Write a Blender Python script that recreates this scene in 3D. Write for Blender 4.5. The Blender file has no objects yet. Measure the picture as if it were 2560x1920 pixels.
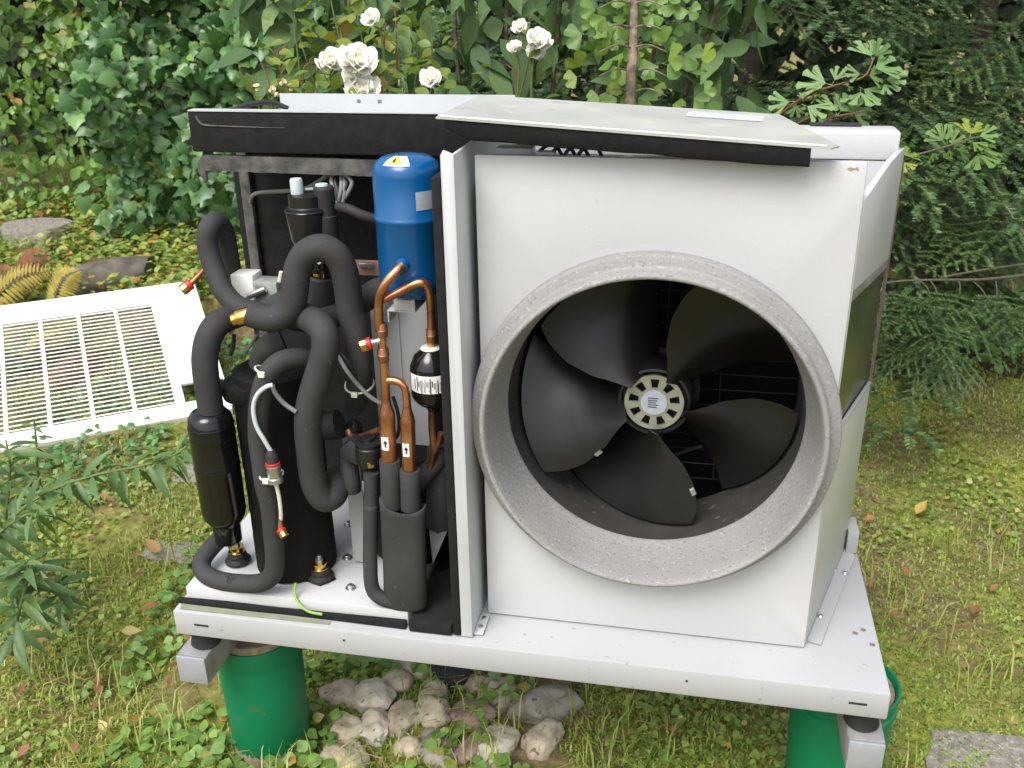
import bpy, bmesh, math, random
import numpy as np
from mathutils import Vector, Matrix, noise

random.seed(11)
rng = np.random.default_rng(11)
scene = bpy.context.scene
COL = scene.collection
PI = math.pi

# ------------------------------------------------------------------ camera
CAM = np.array([0.9047, -1.2832, 1.0635])
PITCH, YAW, ROLL, FPX = 0.4083, -0.2017, -0.0166, 2377.6


def cam_axes():
    cp, sp, cy, sy = math.cos(PITCH), math.sin(PITCH), math.cos(YAW), math.sin(YAW)
    f = np.array([sy * cp, cy * cp, -sp])
    r = np.array([cy, -sy, 0.0])
    u = np.cross(r, f)
    cr, sr = math.cos(ROLL), math.sin(ROLL)
    return cr * r + sr * u, -sr * r + cr * u, f


CR, CU, CF = cam_axes()
cam_data = bpy.data.cameras.new('camera')
cam_data.sensor_fit = 'HORIZONTAL'
cam_data.sensor_width = 36.0
cam_data.lens = FPX / 2560 * 36.0
cam_data.clip_start = 0.05
cam_data.clip_end = 500
cam_data.dof.use_dof = True
cam_data.dof.focus_distance = 1.75
cam_data.dof.aperture_fstop = 9.0
cam = bpy.data.objects.new('camera', cam_data)
cam.matrix_world = Matrix(((CR[0], CU[0], -CF[0], CAM[0]), (CR[1], CU[1], -CF[1], CAM[1]),
                           (CR[2], CU[2], -CF[2], CAM[2]), (0, 0, 0, 1)))
COL.objects.link(cam)
scene.camera = cam

# ------------------------------------------------------------------ sky and sun (bright overcast)
SUN_ELEV, SUN_AZ = math.radians(56), math.radians(200)     # azimuth from +Y clockwise: behind and left of the camera
world = bpy.data.worlds.new('World')
scene.world = world
world.use_nodes = True
wn, wl = world.node_tree.nodes, world.node_tree.links
wn.clear()
sky = wn.new('ShaderNodeTexSky')
sky.sky_type = 'NISHITA'
sky.sun_disc = False
sky.sun_elevation = SUN_ELEV
sky.sun_rotation = SUN_AZ
sky.air_density = 1.0
sky.dust_density = 4.0
hs = wn.new('ShaderNodeHueSaturation')
hs.inputs['Saturation'].default_value = 0.46
bg = wn.new('ShaderNodeBackground')
bg.inputs['Strength'].default_value = 0.13
wo = wn.new('ShaderNodeOutputWorld')
wl.new(sky.outputs[0], hs.inputs['Color'])
wl.new(hs.outputs[0], bg.inputs['Color'])
wl.new(bg.outputs[0], wo.inputs['Surface'])
sd = bpy.data.lights.new('sun', 'SUN')
sd.energy = 1.2
sd.angle = math.radians(35)
sd.color = (1.0, 0.98, 0.95)
sun = bpy.data.objects.new('sun', sd)
sdir = Vector((math.sin(SUN_AZ) * math.cos(SUN_ELEV), math.cos(SUN_AZ) * math.cos(SUN_ELEV), math.sin(SUN_ELEV)))
sun.rotation_euler = (-sdir).to_track_quat('-Z', 'Y').to_euler()
sun.location = (0, -3, 6)
COL.objects.link(sun)
scene.view_settings.view_transform = 'Standard'
scene.view_settings.look = 'None'
scene.view_settings.gamma = 1.0
scene.view_settings.use_curve_mapping = False
scene.view_settings.exposure = 1.05
scene.cycles.max_bounces = 8
scene.cycles.transparent_max_bounces = 8
try:
    scene.cycles.use_denoising = True
except Exception:
    pass


# ------------------------------------------------------------------ picture -> place helpers
def ray(px, py):
    return CF + CR * (px - 1280) / FPX - CU * (py - 960) / FPX


def at(px, py, Y=None, X=None, Z=None):
    d = ray(px, py)
    if Y is not None:
        k = (Y - CAM[1]) / d[1]
    elif X is not None:
        k = (X - CAM[0]) / d[0]
    else:
        k = (Z - CAM[2]) / d[2]
    return Vector(CAM + k * d)


def at_plane(px, py, p0, n):
    d = ray(px, py)
    n = np.array(n)
    return Vector(CAM + d * (np.dot(np.array(p0) - CAM, n) / np.dot(d, n)))


def project(P):
    d = np.asarray(P) - CAM
    k = d @ CF
    return 1280 + FPX * (d @ CR) / k, 960 - FPX * (d @ CU) / k, k


FH = np.array([math.sin(YAW), math.cos(YAW), 0.0])
RH = np.array([math.cos(YAW), -math.sin(YAW), 0.0])


def plan(u, d, z=0.0):
    """a point u metres right and d metres in front of the standing point, at height z"""
    return np.array([CAM[0], CAM[1], 0]) + FH * d + RH * u + np.array([0, 0, z])


def at_depth(px, py, depth):
    return Vector(CAM + ray(px, py) * depth)


def z1(x, y): return (440 + .36166 * x, 220 + .36166 * y)
def z2(x, y): return (440 + .36166 * x, 760 + .36166 * y)
def z3(x, y): return (400 + .40984 * x, 1240 + .40984 * y)


# ------------------------------------------------------------------ ground shape
GZ = -0.48


def smooth(a, b, x):
    t = np.clip((np.asarray(x, float) - a) / (b - a), 0, 1)
    return t * t * (3 - 2 * t)


def ground_h(x, y):
    x = np.asarray(x, float)
    y = np.asarray(y, float)
    d = (x - CAM[0]) * FH[0] + (y - CAM[1]) * FH[1]
    u = (x - CAM[0]) * RH[0] + (y - CAM[1]) * RH[1]
    left = smooth(-0.75, -1.3, u)
    bank = smooth(4.02, 4.12, d) * 0.16 + np.clip(d - 4.1, 0, 20) * 0.16
    far = smooth(6, 30, d) * 0.2
    rise = smooth(2.2, 2.9, d) * 0.035 * left
    bump = 0.008 * np.sin(x * 5.1 + 1) * np.cos(y * 4.3) + 0.006 * np.sin(x * 11 + y * 9)
    return GZ + bank * left + far + bump + rise


def ground_at(px, py):
    d = ray(px, py)
    k = 1.2
    while k < 40:
        p = CAM + d * k
        if p[2] <= ground_h(p[0], p[1]):
            break
        k += 0.01
    p = CAM + d * k
    return Vector((p[0], p[1], float(ground_h(p[0], p[1]))))


# ------------------------------------------------------------------ materials
MATS = {}


def new_mat(name):
    m = bpy.data.materials.new(name)
    m.use_nodes = True
    nt = m.node_tree
    return m, nt, nt.nodes['Principled BSDF']


def pmat(name, col, rough=0.5, metal=0.0, var=0.0, vscale=20, bump=0.0, bscale=200, spec=0.5, speck=None, col2=None, coat=0.0, detail=4):
    """procedural paint / plastic / metal: colour with noise wear, fine bump, optional specks (colour, scale, amount)"""
    m, nt, b = new_mat(name)
    N, L = nt.nodes, nt.links
    b.inputs['Roughness'].default_value = rough
    b.inputs['Metallic'].default_value = metal
    b.inputs['Specular IOR Level'].default_value = spec
    b.inputs['Coat Weight'].default_value = coat
    tc = N.new('ShaderNodeTexCoord')
    src = None
    if var > 0 or col2:
        nz = N.new('ShaderNodeTexNoise')
        nz.inputs['Scale'].default_value = vscale
        nz.inputs['Detail'].default_value = detail
        L.new(tc.outputs['Object'], nz.inputs['Vector'])
        rp = N.new('ShaderNodeValToRGB')
        c2 = col2 or tuple(c * (1 - var) for c in col)
        rp.color_ramp.elements[0].position = 0.35
        rp.color_ramp.elements[1].position = 0.68
        rp.color_ramp.elements[0].color = (*c2, 1)
        rp.color_ramp.elements[1].color = (*col, 1)
        L.new(nz.outputs[0], rp.inputs[0])
        src = rp.outputs[0]
    else:
        b.inputs['Base Color'].default_value = (*col, 1)
    if speck:
        for sc, ss, thr in speck:
            vz = N.new('ShaderNodeTexNoise')
            vz.inputs['Scale'].default_value = ss
            vz.inputs['Detail'].default_value = 1
            L.new(tc.outputs['Object'], vz.inputs['Vector'])
            r2 = N.new('ShaderNodeValToRGB')
            r2.color_ramp.elements[0].position = thr
            r2.color_ramp.elements[1].position = thr + 0.04
            L.new(vz.outputs[0], r2.inputs[0])
            mx = N.new('ShaderNodeMix')
            mx.data_type = 'RGBA'
            L.new(r2.outputs[0], mx.inputs[0])
            if src:
                L.new(src, mx.inputs[6])
            else:
                mx.inputs[6].default_value = (*col, 1)
            mx.inputs[7].default_value = (*sc, 1)
            src = mx.outputs[2]
    if src:
        L.new(src, b.inputs['Base Color'])
    if bump > 0:
        bz = N.new('ShaderNodeTexNoise')
        bz.inputs['Scale'].default_value = bscale
        bz.inputs['Detail'].default_value = 3
        L.new(tc.outputs['Object'], bz.inputs['Vector'])
        bp = N.new('ShaderNodeBump')
        bp.inputs['Strength'].default_value = bump
        bp.inputs['Distance'].default_value = 0.002
        L.new(bz.outputs[0], bp.inputs['Height'])
        L.new(bp.outputs[0], b.inputs['Normal'])
    MATS[name] = m
    return m


LEAF_GAIN = 1.58


def leaf_mat(name, cols, rough=0.42, trans=0.25, spec=0.5, gain=None, tint=(1.3, 1.35, 0.6)):
    """leaf colours picked per leaf by the 'var' attribute"""
    m, nt, b = new_mat(name)
    N, L = nt.nodes, nt.links
    a = N.new('ShaderNodeAttribute')
    a.attribute_name = 'var'
    rp = N.new('ShaderNodeValToRGB')
    els = rp.color_ramp.elements
    while len(els) < len(cols):
        els.new(0.5)
    for i, (p, c) in enumerate(cols):
        els[i].position = p
        els[i].color = (*(min(q * (gain or LEAF_GAIN), .9) for q in c), 1)
    L.new(a.outputs['Fac'], rp.inputs[0])
    tc = N.new('ShaderNodeTexCoord')
    nz = N.new('ShaderNodeTexNoise')
    nz.inputs['Scale'].default_value = 60
    nz.inputs['Detail'].default_value = 3
    L.new(tc.outputs['Object'], nz.inputs['Vector'])
    mr = N.new('ShaderNodeMapRange')
    mr.inputs[1].default_value = 0.3
    mr.inputs[2].default_value = 0.7
    mr.inputs[3].default_value = 0.75
    mr.inputs[4].default_value = 1.2
    L.new(nz.outputs[0], mr.inputs[0])
    mx = N.new('ShaderNodeVectorMath')
    mx.operation = 'SCALE'
    L.new(rp.outputs[0], mx.inputs[0])
    L.new(mr.outputs[0], mx.inputs['Scale'])
    L.new(mx.outputs[0], b.inputs['Base Color'])
    b.inputs['Roughness'].default_value = rough
    b.inputs['Specular IOR Level'].default_value = spec
    if trans > 0:
        tr = N.new('ShaderNodeBsdfTranslucent')
        ms = N.new('ShaderNodeMixShader')
        ms.inputs[0].default_value = trans
        g = N.new('ShaderNodeVectorMath')
        g.operation = 'MULTIPLY'
        g.inputs[1].default_value = tint
        L.new(mx.outputs[0], g.inputs[0])
        L.new(g.outputs[0], tr.inputs['Color'])
        L.new(b.outputs[0], ms.inputs[1])
        L.new(tr.outputs[0], ms.inputs[2])
        L.new(ms.outputs[0], N['Material Output'].inputs['Surface'])
    MATS[name] = m
    return m


pmat('tray_white', (0.52, 0.525, 0.52), 0.38, var=0.05, vscale=6, bump=0.12, bscale=500)
pmat('white_paint', (0.395, 0.40, 0.405), 0.38, var=0.05, vscale=6, bump=0.12, bscale=500,
     speck=[((0.30, 0.285, 0.26), 95, 0.735)])
pmat('panel_paint', (0.525, 0.528, 0.533), 0.45, var=0.10, vscale=2.2, bump=0.25, bscale=420, speck=[((0.45, 0.44, 0.425), 90, 0.765)])
pmat('grille_white', (0.86, 0.86, 0.85), 0.35, var=0.02, vscale=9)
pmat('grey_paint', (0.50, 0.515, 0.52), 0.4, var=0.08, vscale=10, bump=0.1, bscale=400)
pmat('pale_green_paint', (0.46, 0.475, 0.415), 0.4, var=0.06, vscale=8)
pmat('tape_green', (0.26, 0.29, 0.19), 0.6, var=0.2, vscale=40)
pmat('reflected_green_gloss', (0.030, 0.045, 0.016), 0.22, var=0.15, vscale=14)  # garden reflected in a black gloss panel, put into the base colour
pmat('lid_metal', (0.46, 0.465, 0.415), 0.42, col2=(0.36, 0.365, 0.335), vscale=7, bump=0.1, bscale=300,
     speck=[((0.33, 0.335, 0.315), 18, 0.68), ((0.47, 0.465, 0.38), 12, 0.64), ((0.28, 0.25, 0.2), 120, 0.76)])
pmat('foam_black', (0.016, 0.016, 0.016), 0.9, var=0.4, vscale=60, bump=0.5, bscale=700, spec=0.25)
pmat('foam_worn', (0.14, 0.135, 0.12), 0.95, col2=(0.055, 0.053, 0.05), vscale=40, bump=0.7, bscale=500, spec=0.2)
pmat('pipe_foam', (0.040, 0.040, 0.040), 0.72, col2=(0.028, 0.028, 0.028), vscale=14, bump=0.5, bscale=600, spec=0.4, speck=[((0.075, 0.073, 0.07), 120, 0.735)])
pmat('rubber', (0.02, 0.019, 0.018), 0.7, var=0.3, vscale=40, bump=0.2, bscale=300)
pmat('jacket', (0.0065, 0.0065, 0.0065), 0.7, var=0.4, vscale=30, bump=0.6, bscale=300, spec=0.2)
pmat('gloss_black', (0.008, 0.008, 0.008), 0.12, var=0.2, vscale=30)
pmat('black_plastic', (0.013, 0.013, 0.014), 0.32, var=0.2, vscale=30)
pmat('fan_plastic', (0.0135, 0.013, 0.012), 0.30, col2=(0.009, 0.0083, 0.0068), vscale=12, bump=0.08, bscale=60, spec=0.42)
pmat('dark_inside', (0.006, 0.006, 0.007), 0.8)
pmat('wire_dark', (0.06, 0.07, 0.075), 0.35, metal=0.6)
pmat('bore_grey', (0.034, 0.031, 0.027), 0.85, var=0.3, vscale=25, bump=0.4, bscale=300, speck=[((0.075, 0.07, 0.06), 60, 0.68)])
pmat('ring_foam', (0.282, 0.274, 0.266), 0.8, col2=(0.243, 0.236, 0.230), vscale=9, bump=0.5, bscale=350,
     speck=[((0.20, 0.19, 0.178), 190, 0.63), ((0.335, 0.325, 0.305), 150, 0.65), ((0.10, 0.095, 0.088), 260, 0.72)])
pmat('blue_tank', (0.002, 0.085, 0.25), 0.26, var=0.12, vscale=12, bump=0.06, bscale=160, coat=0.1)
pmat('copper', (0.74, 0.37, 0.18), 0.27, metal=0.9, col2=(0.36, 0.15, 0.085), vscale=22, bump=0.1, bscale=120)
pmat('copper_dull', (0.42, 0.20, 0.10), 0.42, metal=0.8, col2=(0.16, 0.075, 0.045), vscale=30)
pmat('brass', (0.72, 0.47, 0.15), 0.22, metal=1.0, var=0.3, vscale=40)
pmat('steel', (0.55, 0.56, 0.57), 0.28, metal=0.9, var=0.15, vscale=40)
pmat('aluminium', (0.40, 0.415, 0.45), 0.4, metal=0.35, var=0.1, vscale=30, bump=0.1, bscale=200)
pmat('beam_dirty', (0.36, 0.36, 0.37), 0.45, metal=0.3, col2=(0.22, 0.21, 0.19), vscale=18)
pmat('hub_silver', (0.44, 0.455, 0.41), 0.32, metal=0.6, var=0.2, vscale=30)
pmat('sticker_white', (0.78, 0.78, 0.75), 0.4, var=0.05, vscale=30)
pmat('sticker_blue', (0.40, 0.435, 0.50), 0.35, var=0.15, vscale=120)
pmat('sticker_lilac', (0.64, 0.64, 0.70), 0.4, col2=(0.47, 0.47, 0.56), vscale=90)
pmat('sticker_yellow', (0.75, 0.62, 0.02), 0.4)
pmat('ink', (0.02, 0.02, 0.022), 0.6)
pmat('red_plastic', (0.65, 0.015, 0.01), 0.4)
pmat('cable_white', (0.46, 0.51, 0.52), 0.45)
pmat('cable_grey', (0.17, 0.175, 0.17), 0.5)
pmat('cable_black', (0.015, 0.015, 0.015), 0.5)
pmat('cable_green', (0.22, 0.42, 0.06), 0.4)
pmat('tie_cream', (0.66, 0.66, 0.55), 0.45)
pmat('clear_box', (0.34, 0.36, 0.33), 0.2, var=0.25, vscale=60)
pmat('edge_brown', (0.16, 0.12, 0.09), 0.8, var=0.3, vscale=30)
pmat('rust_faint', (0.34, 0.235, 0.165), 0.7)
pmat('tan_metal', (0.33, 0.19, 0.14), 0.6, var=0.25, vscale=30)
pmat('bucket_green', (0.0, 0.175, 0.068), 0.45, var=0.12, vscale=10, bump=0.08, bscale=90, spec=0.4, speck=[((0.035, 0.14, 0.06), 35, 0.68)])
pmat('sand', (0.30, 0.23, 0.15), 0.95, var=0.4, vscale=60, bump=0.8, bscale=120)
pmat('slab_grit', (0.27, 0.25, 0.215), 0.9, col2=(0.15, 0.135, 0.11), vscale=55, bump=0.8, bscale=140, speck=[((0.33, 0.31, 0.27), 150, 0.62)])
pmat('wood_old', (0.17, 0.145, 0.12), 0.9, col2=(0.075, 0.065, 0.052), vscale=14, bump=0.8, bscale=40)
pmat('bark', (0.26, 0.20, 0.14), 0.9, col2=(0.10, 0.075, 0.055), vscale=45, bump=0.8, bscale=120)
pmat('bark_dark', (0.07, 0.055, 0.042), 0.95, var=0.4, vscale=40, bump=0.8, bscale=100)
pmat('needle_litter', (0.085, 0.06, 0.04), 0.95, col2=(0.04, 0.03, 0.02), vscale=30, bump=0.8, bscale=160)
pmat('stem_green', (0.13, 0.17, 0.04), 0.6, var=0.3, vscale=30)
pmat('stem_red', (0.20, 0.085, 0.04), 0.6, var=0.3, vscale=30)
pmat('twig_grey', (0.11, 0.105, 0.065), 0.8, var=0.3, vscale=40)
pmat('petal_centre', (0.66, 0.58, 0.34), 0.6)
for nm, a, b_ in (('stone_cream', (0.52, 0.455, 0.345), (0.27, 0.215, 0.15)), ('stone_white', (0.60, 0.555, 0.47), (0.34, 0.295, 0.225)),
                  ('stone_pink', (0.30, 0.21, 0.175), (0.17, 0.115, 0.095)), ('stone_grey', (0.33, 0.31, 0.265), (0.17, 0.155, 0.125)),
                  ('stone_black', (0.022, 0.022, 0.025), (0.012, 0.012, 0.013))):
    pmat(nm, a, 0.85, col2=b_, vscale=22, bump=1.0, bscale=90, speck=[((b_[0] * .6, b_[1] * .6, b_[2] * .6), 60, 0.68)], detail=8)

leaf_mat('ivy_leaf', [(0, (0.034, 0.082, 0.030)), (0.45, (0.06, 0.128, 0.042)), (0.8, (0.095, 0.18, 0.052)), (0.97, (0.17, 0.27, 0.05))], rough=0.36, trans=0.18)
leaf_mat('oval_leaf', [(0, (0.06, 0.12, 0.028)), (0.45, (0.10, 0.18, 0.04)), (0.85, (0.15, 0.235, 0.052)), (0.975, (0.27, 0.14, 0.04))], rough=0.42, trans=0.3)
leaf_mat('cover_leaf', [(0, (0.08, 0.135, 0.025)), (0.5, (0.145, 0.21, 0.04)), (0.86, (0.24, 0.255, 0.06)), (0.97, (0.30, 0.13, 0.04))], rough=0.5, trans=0.3)
leaf_mat('viburnum_leaf', [(0, (0.030, 0.058, 0.022)), (0.5, (0.05, 0.09, 0.033)), (1, (0.095, 0.145, 0.05))], rough=0.6, trans=0.15, spec=0.25)
leaf_mat('rose_leaf', [(0, (0.075, 0.135, 0.02)), (0.5, (0.15, 0.22, 0.035)), (0.85, (0.24, 0.27, 0.045)), (1, (0.32, 0.20, 0.06))], rough=0.42, trans=0.35, gain=1.1)
leaf_mat('ginkgo_leaf', [(0, (0.105, 0.205, 0.04)), (0.6, (0.16, 0.275, 0.055)), (1, (0.27, 0.32, 0.04))], rough=0.45, trans=0.35, gain=1.0)
leaf_mat('ginkgo_pale_leaf', [(0, (0.14, 0.24, 0.085)), (1, (0.20, 0.31, 0.12))], rough=0.5, trans=0.3, gain=1.1)
leaf_mat('lance_leaf', [(0, (0.05, 0.105, 0.03)), (0.6, (0.085, 0.16, 0.045)), (1, (0.14, 0.22, 0.055))], rough=0.45, trans=0.25, gain=1.1)
leaf_mat('needle', [(0, (0.018, 0.042, 0.013)), (0.5, (0.042, 0.09, 0.024)), (0.8, (0.085, 0.145, 0.034)), (1, (0.16, 0.19, 0.036))], rough=0.5, trans=0.1, gain=1.2)
leaf_mat('petal', [(0, (0.80, 0.78, 0.68)), (1, (0.86, 0.85, 0.79))], rough=0.6, trans=0.1, spec=0.2, gain=1.08, tint=(1, 1, .93))
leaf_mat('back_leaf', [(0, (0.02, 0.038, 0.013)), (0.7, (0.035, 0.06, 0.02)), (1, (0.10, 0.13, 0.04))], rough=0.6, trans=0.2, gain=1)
leaf_mat('grass_blade', [(0, (0.115, 0.18, 0.028)), (0.45, (0.175, 0.235, 0.038)), (0.8, (0.24, 0.255, 0.06)), (1, (0.27, 0.235, 0.11))], rough=0.5, trans=0.25, gain=1.5)
leaf_mat('fern_yellow', [(0, (0.30, 0.24, 0.035)), (1, (0.40, 0.33, 0.06))], rough=0.6, trans=0.35, gain=1.2)
leaf_mat('fern_brown', [(0, (0.13, 0.055, 0.024)), (1, (0.21, 0.09, 0.038))], rough=0.8, trans=0.2, gain=1.2)
leaf_mat('dead_leaf', [(0, (0.15, 0.07, 0.04)), (0.4, (0.26, 0.12, 0.055)), (0.7, (0.36, 0.20, 0.06)), (0.9, (0.42, 0.34, 0.07)), (1, (0.45, 0.42, 0.28))], rough=0.65, trans=0.2, gain=1.2)


def ground_mat():
    m, nt, b = new_mat('ground_soil')
    N, L = nt.nodes, nt.links
    tc = N.new('ShaderNodeTexCoord')
    n1 = N.new('ShaderNodeTexNoise'); n1.inputs['Scale'].default_value = 2.6; n1.inputs['Detail'].default_value = 6
    n2 = N.new('ShaderNodeTexNoise'); n2.inputs['Scale'].default_value = 38; n2.inputs['Detail'].default_value = 8
    L.new(tc.outputs['Object'], n1.inputs['Vector']); L.new(tc.outputs['Object'], n2.inputs['Vector'])
    r1 = N.new('ShaderNodeValToRGB')
    r1.color_ramp.elements[0].position = 0.40; r1.color_ramp.elements[0].color = (0.17, 0.13, 0.07, 1)
    r1.color_ramp.elements[1].position = 0.60; r1.color_ramp.elements[1].color = (0.19, 0.215, 0.04, 1)
    L.new(n1.outputs[0], r1.inputs[0])
    r2 = N.new('ShaderNodeValToRGB')
    r2.color_ramp.elements[0].position = 0.35; r2.color_ramp.elements[0].color = (0.62, 0.58, 0.5, 1)
    r2.color_ramp.elements[1].position = 0.7; r2.color_ramp.elements[1].color = (1.35, 1.3, 1.15, 1)
    L.new(n2.outputs[0], r2.inputs[0])
    mx = N.new('ShaderNodeMix'); mx.data_type = 'RGBA'; mx.blend_type = 'MULTIPLY'; mx.inputs[0].default_value = 1
    L.new(r1.outputs[0], mx.inputs[6]); L.new(r2.outputs[0], mx.inputs[7])
    L.new(mx.outputs[2], b.inputs['Base Color'])
    b.inputs['Roughness'].default_value = 0.95
    bp = N.new('ShaderNodeBump'); bp.inputs['Strength'].default_value = 0.9; bp.inputs['Distance'].default_value = 0.012
    L.new(n2.outputs[0], bp.inputs['Height']); L.new(bp.outputs[0], b.inputs['Normal'])
    MATS['ground_soil'] = m


ground_mat()

# ------------------------------------------------------------------ objects
WL = {}


def tag(o, label=None, cat=None, group=None, kind=None):
    if label: o['label'] = label
    if cat: o['category'] = cat
    if group: o['group'] = group
    if kind: o['kind'] = kind
    return o


def place(o, c, parent):
    c = Vector(c)
    WL[o] = c
    if parent is not None:
        o.parent = parent
        o.location = c - WL[parent]
    else:
        o.location = c
    COL.objects.link(o)
    return o


def thing(name, loc, label, cat, group=None):
    o = bpy.data.objects.new(name, None)
    o.empty_display_size = 0.05
    place(o, loc, None)
    return tag(o, label, cat, group)


def build(name, V, F, mat, parent=None, smooth=True, origin=None, label=None, sharp=35, bevel=0.0, bsegs=2, var=None):
    V = np.asarray([tuple(v) for v in V], float)
    c = Vector(origin) if origin is not None else Vector((V.min(0) + V.max(0)) / 2)
    me = bpy.data.meshes.new(name)
    me.from_pydata([tuple(v) for v in (V - np.array(c))], [], [tuple(f) for f in F])
    if bevel > 0 or smooth:
        bm = bmesh.new()
        bm.from_mesh(me)
        if bevel > 0:
            bmesh.ops.recalc_face_normals(bm, faces=bm.faces[:])
            es = [e for e in bm.edges if len(e.link_faces) == 2 and e.calc_face_angle(0) > math.radians(50)]
            bmesh.ops.bevel(bm, geom=es, offset=bevel, segments=bsegs, affect='EDGES', profile=0.5, clamp_overlap=True)
        for f in bm.faces:
            f.smooth = True
        for e in bm.edges:
            if len(e.link_faces) == 2 and e.calc_face_angle(0) > math.radians(sharp):
                e.smooth = False
        bm.to_mesh(me)
        bm.free()
    me.materials.append(MATS[mat])
    if var is not None:
        a = me.attributes.new('var', 'FLOAT', 'POINT')
        a.data.foreach_set('value', np.full(len(me.vertices), var, np.float32))
    o = bpy.data.objects.new(name, me)
    place(o, c, parent)
    if label:
        o['label'] = label
    return o


class MB:
    def __init__(s):
        s.V = []; s.F = []

    def add(s, V, F):
        n = len(s.V)
        s.V += [tuple(v) for v in V]
        s.F += [tuple(i + n for i in f) for f in F]
        return s

    def box(s, x0, x1, y0, y1, z0, z1):
        return s.add([(x0, y0, z0), (x1, y0, z0), (x1, y1, z0), (x0, y1, z0), (x0, y0, z1), (x1, y0, z1), (x1, y1, z1), (x0, y1, z1)],
                     [(0, 3, 2, 1), (4, 5, 6, 7), (0, 1, 5, 4), (1, 2, 6, 5), (2, 3, 7, 6), (3, 0, 4, 7)])

    def prism(s, poly, vec):
        n = len(poly)
        vec = Vector(vec)
        V = [Vector(p) for p in poly] + [Vector(p) + vec for p in poly]
        F = [tuple(range(n - 1, -1, -1)), tuple(range(n, 2 * n))] + [(i, (i + 1) % n, n + (i + 1) % n, n + i) for i in range(n)]
        return s.add(V, F)

    def lathe(s, prof, base, axis=(0, 0, 1), n=32, caps=True):
        """prof: list of (radius, height along axis)"""
        a = Vector(axis).normalized()
        t = Vector((1, 0, 0)) if abs(a.x) < 0.9 else Vector((0, 1, 0))
        e1 = a.cross(t).normalized(); e2 = a.cross(e1)
        b = Vector(base)
        V = []; F = []
        for r, h in prof:
            for k in range(n):
                an = 2 * PI * k / n
                V.append(b + a * h + (e1 * math.cos(an) + e2 * math.sin(an)) * r)
        for i in range(len(prof) - 1):
            for k in range(n):
                F.append((i * n + k, i * n + (k + 1) % n, (i + 1) * n + (k + 1) % n, (i + 1) * n + k))
        if caps:
            F.append(tuple(range(n - 1, -1, -1)))
            F.append(tuple((len(prof) - 1) * n + k for k in range(n)))
        return s.add(V, F)

    def tube(s, pts, r, n=14, sub=8, caps=True, flat=1.0, closed=False):
        P = catmull([Vector(p) for p in pts], sub) if sub > 1 else [Vector(p) for p in pts]
        m = len(P)
        if callable(r):
            R = [r(i / (m - 1)) for i in range(m)]
        elif isinstance(r, (list, tuple)):
            R = list(np.interp(np.linspace(0, 1, m), np.linspace(0, 1, len(r)), r))
        else:
            R = [r] * m
        T = [(P[min(i + 1, m - 1)] - P[max(i - 1, 0)]).normalized() for i in range(m)]
        t0 = Vector((0, 1, 0)) if abs(T[0].y) < 0.9 else Vector((1, 0, 0))
        e1 = T[0].cross(t0).normalized()
        V = []; F = []
        for i in range(m):
            e1 = (e1 - T[i] * e1.dot(T[i])).normalized()
            e2 = T[i].cross(e1)
            for k in range(n):
                an = 2 * PI * k / n
                V.append(P[i] + e1 * math.cos(an) * R[i] + e2 * math.sin(an) * R[i] * flat)
        for i in range(m - 1):
            for k in range(n):
                F.append((i * n + k, i * n + (k + 1) % n, (i + 1) * n + (k + 1) % n, (i + 1) * n + k))
        if caps:
            F.append(tuple(range(n - 1, -1, -1)))
            F.append(tuple((m - 1) * n + k for k in range(n)))
        return s.add(V, F)

    def build(s, name, mat, parent=None, **k):
        return build(name, s.V, s.F, mat, parent, **k)


def catmull(P, sub):
    if len(P) < 3:
        return [P[0].lerp(P[-1], i / sub) for i in range(sub + 1)]
    Q = [P[0] * 2 - P[1]] + P + [P[-1] * 2 - P[-2]]
    out = []
    for i in range(1, len(Q) - 2):
        p0, p1, p2, p3 = Q[i - 1], Q[i], Q[i + 1], Q[i + 2]
        for j in range(sub):
            t = j / sub
            out.append(0.5 * ((2 * p1) + (p2 - p0) * t + (2 * p0 - 5 * p1 + 4 * p2 - p3) * t * t + (3 * p1 - p0 - 3 * p2 + p3) * t ** 3))
    out.append(P[-1])
    return out


def cyl_patch(base, r, a0, a1, h0, h1, n=10):
    """a curved patch on an upright cylinder; angles in degrees, 270 faces the camera side"""
    V = []; F = []
    for i in range(n + 1):
        a = math.radians(a0 + (a1 - a0) * i / n)
        for h in (h0, h1):
            V.append((base[0] + r * math.cos(a), base[1] + r * math.sin(a), base[2] + h))
    for i in range(n):
        F.append((2 * i, 2 * i + 2, 2 * i + 3, 2 * i + 1))
    return V, F


# ------------------------------------------------------------------ leaves
def tri_faces(F):
    out = []
    for f in F:
        for i in range(1, len(f) - 1):
            out.append((f[0], f[i], f[i + 1]))
    return out


def strip_leaf(ws, fold=0.12, droop=0.12):
    """leaf from half widths along its length, folded along the midrib"""
    n = len(ws) - 1
    V = []; F = []
    rows = []
    for i, w in enumerate(ws):
        y = i / n
        z = -droop * y * y
        if w <= 1e-6:
            V.append((0, y, z)); rows.append((len(V) - 1,))
        else:
            V += [(-w, y, z + fold * w * 2), (0, y, z), (w, y, z + fold * w * 2)]
            k = len(V)
            rows.append((k - 3, k - 2, k - 1))
    for a, b in zip(rows, rows[1:]):
        if len(a) == 1 and len(b) == 3:
            F += [(a[0], b[1], b[0]), (a[0], b[2], b[1])]
        elif len(a) == 3 and len(b) == 3:
            F += [(a[0], a[1], b[1], b[0]), (a[1], a[2], b[2], b[1])]
        elif len(a) == 3:
            F += [(a[0], a[1], b[0]), (a[1], a[2], b[0])]
    return np.array(V, float), tri_faces(F)


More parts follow.
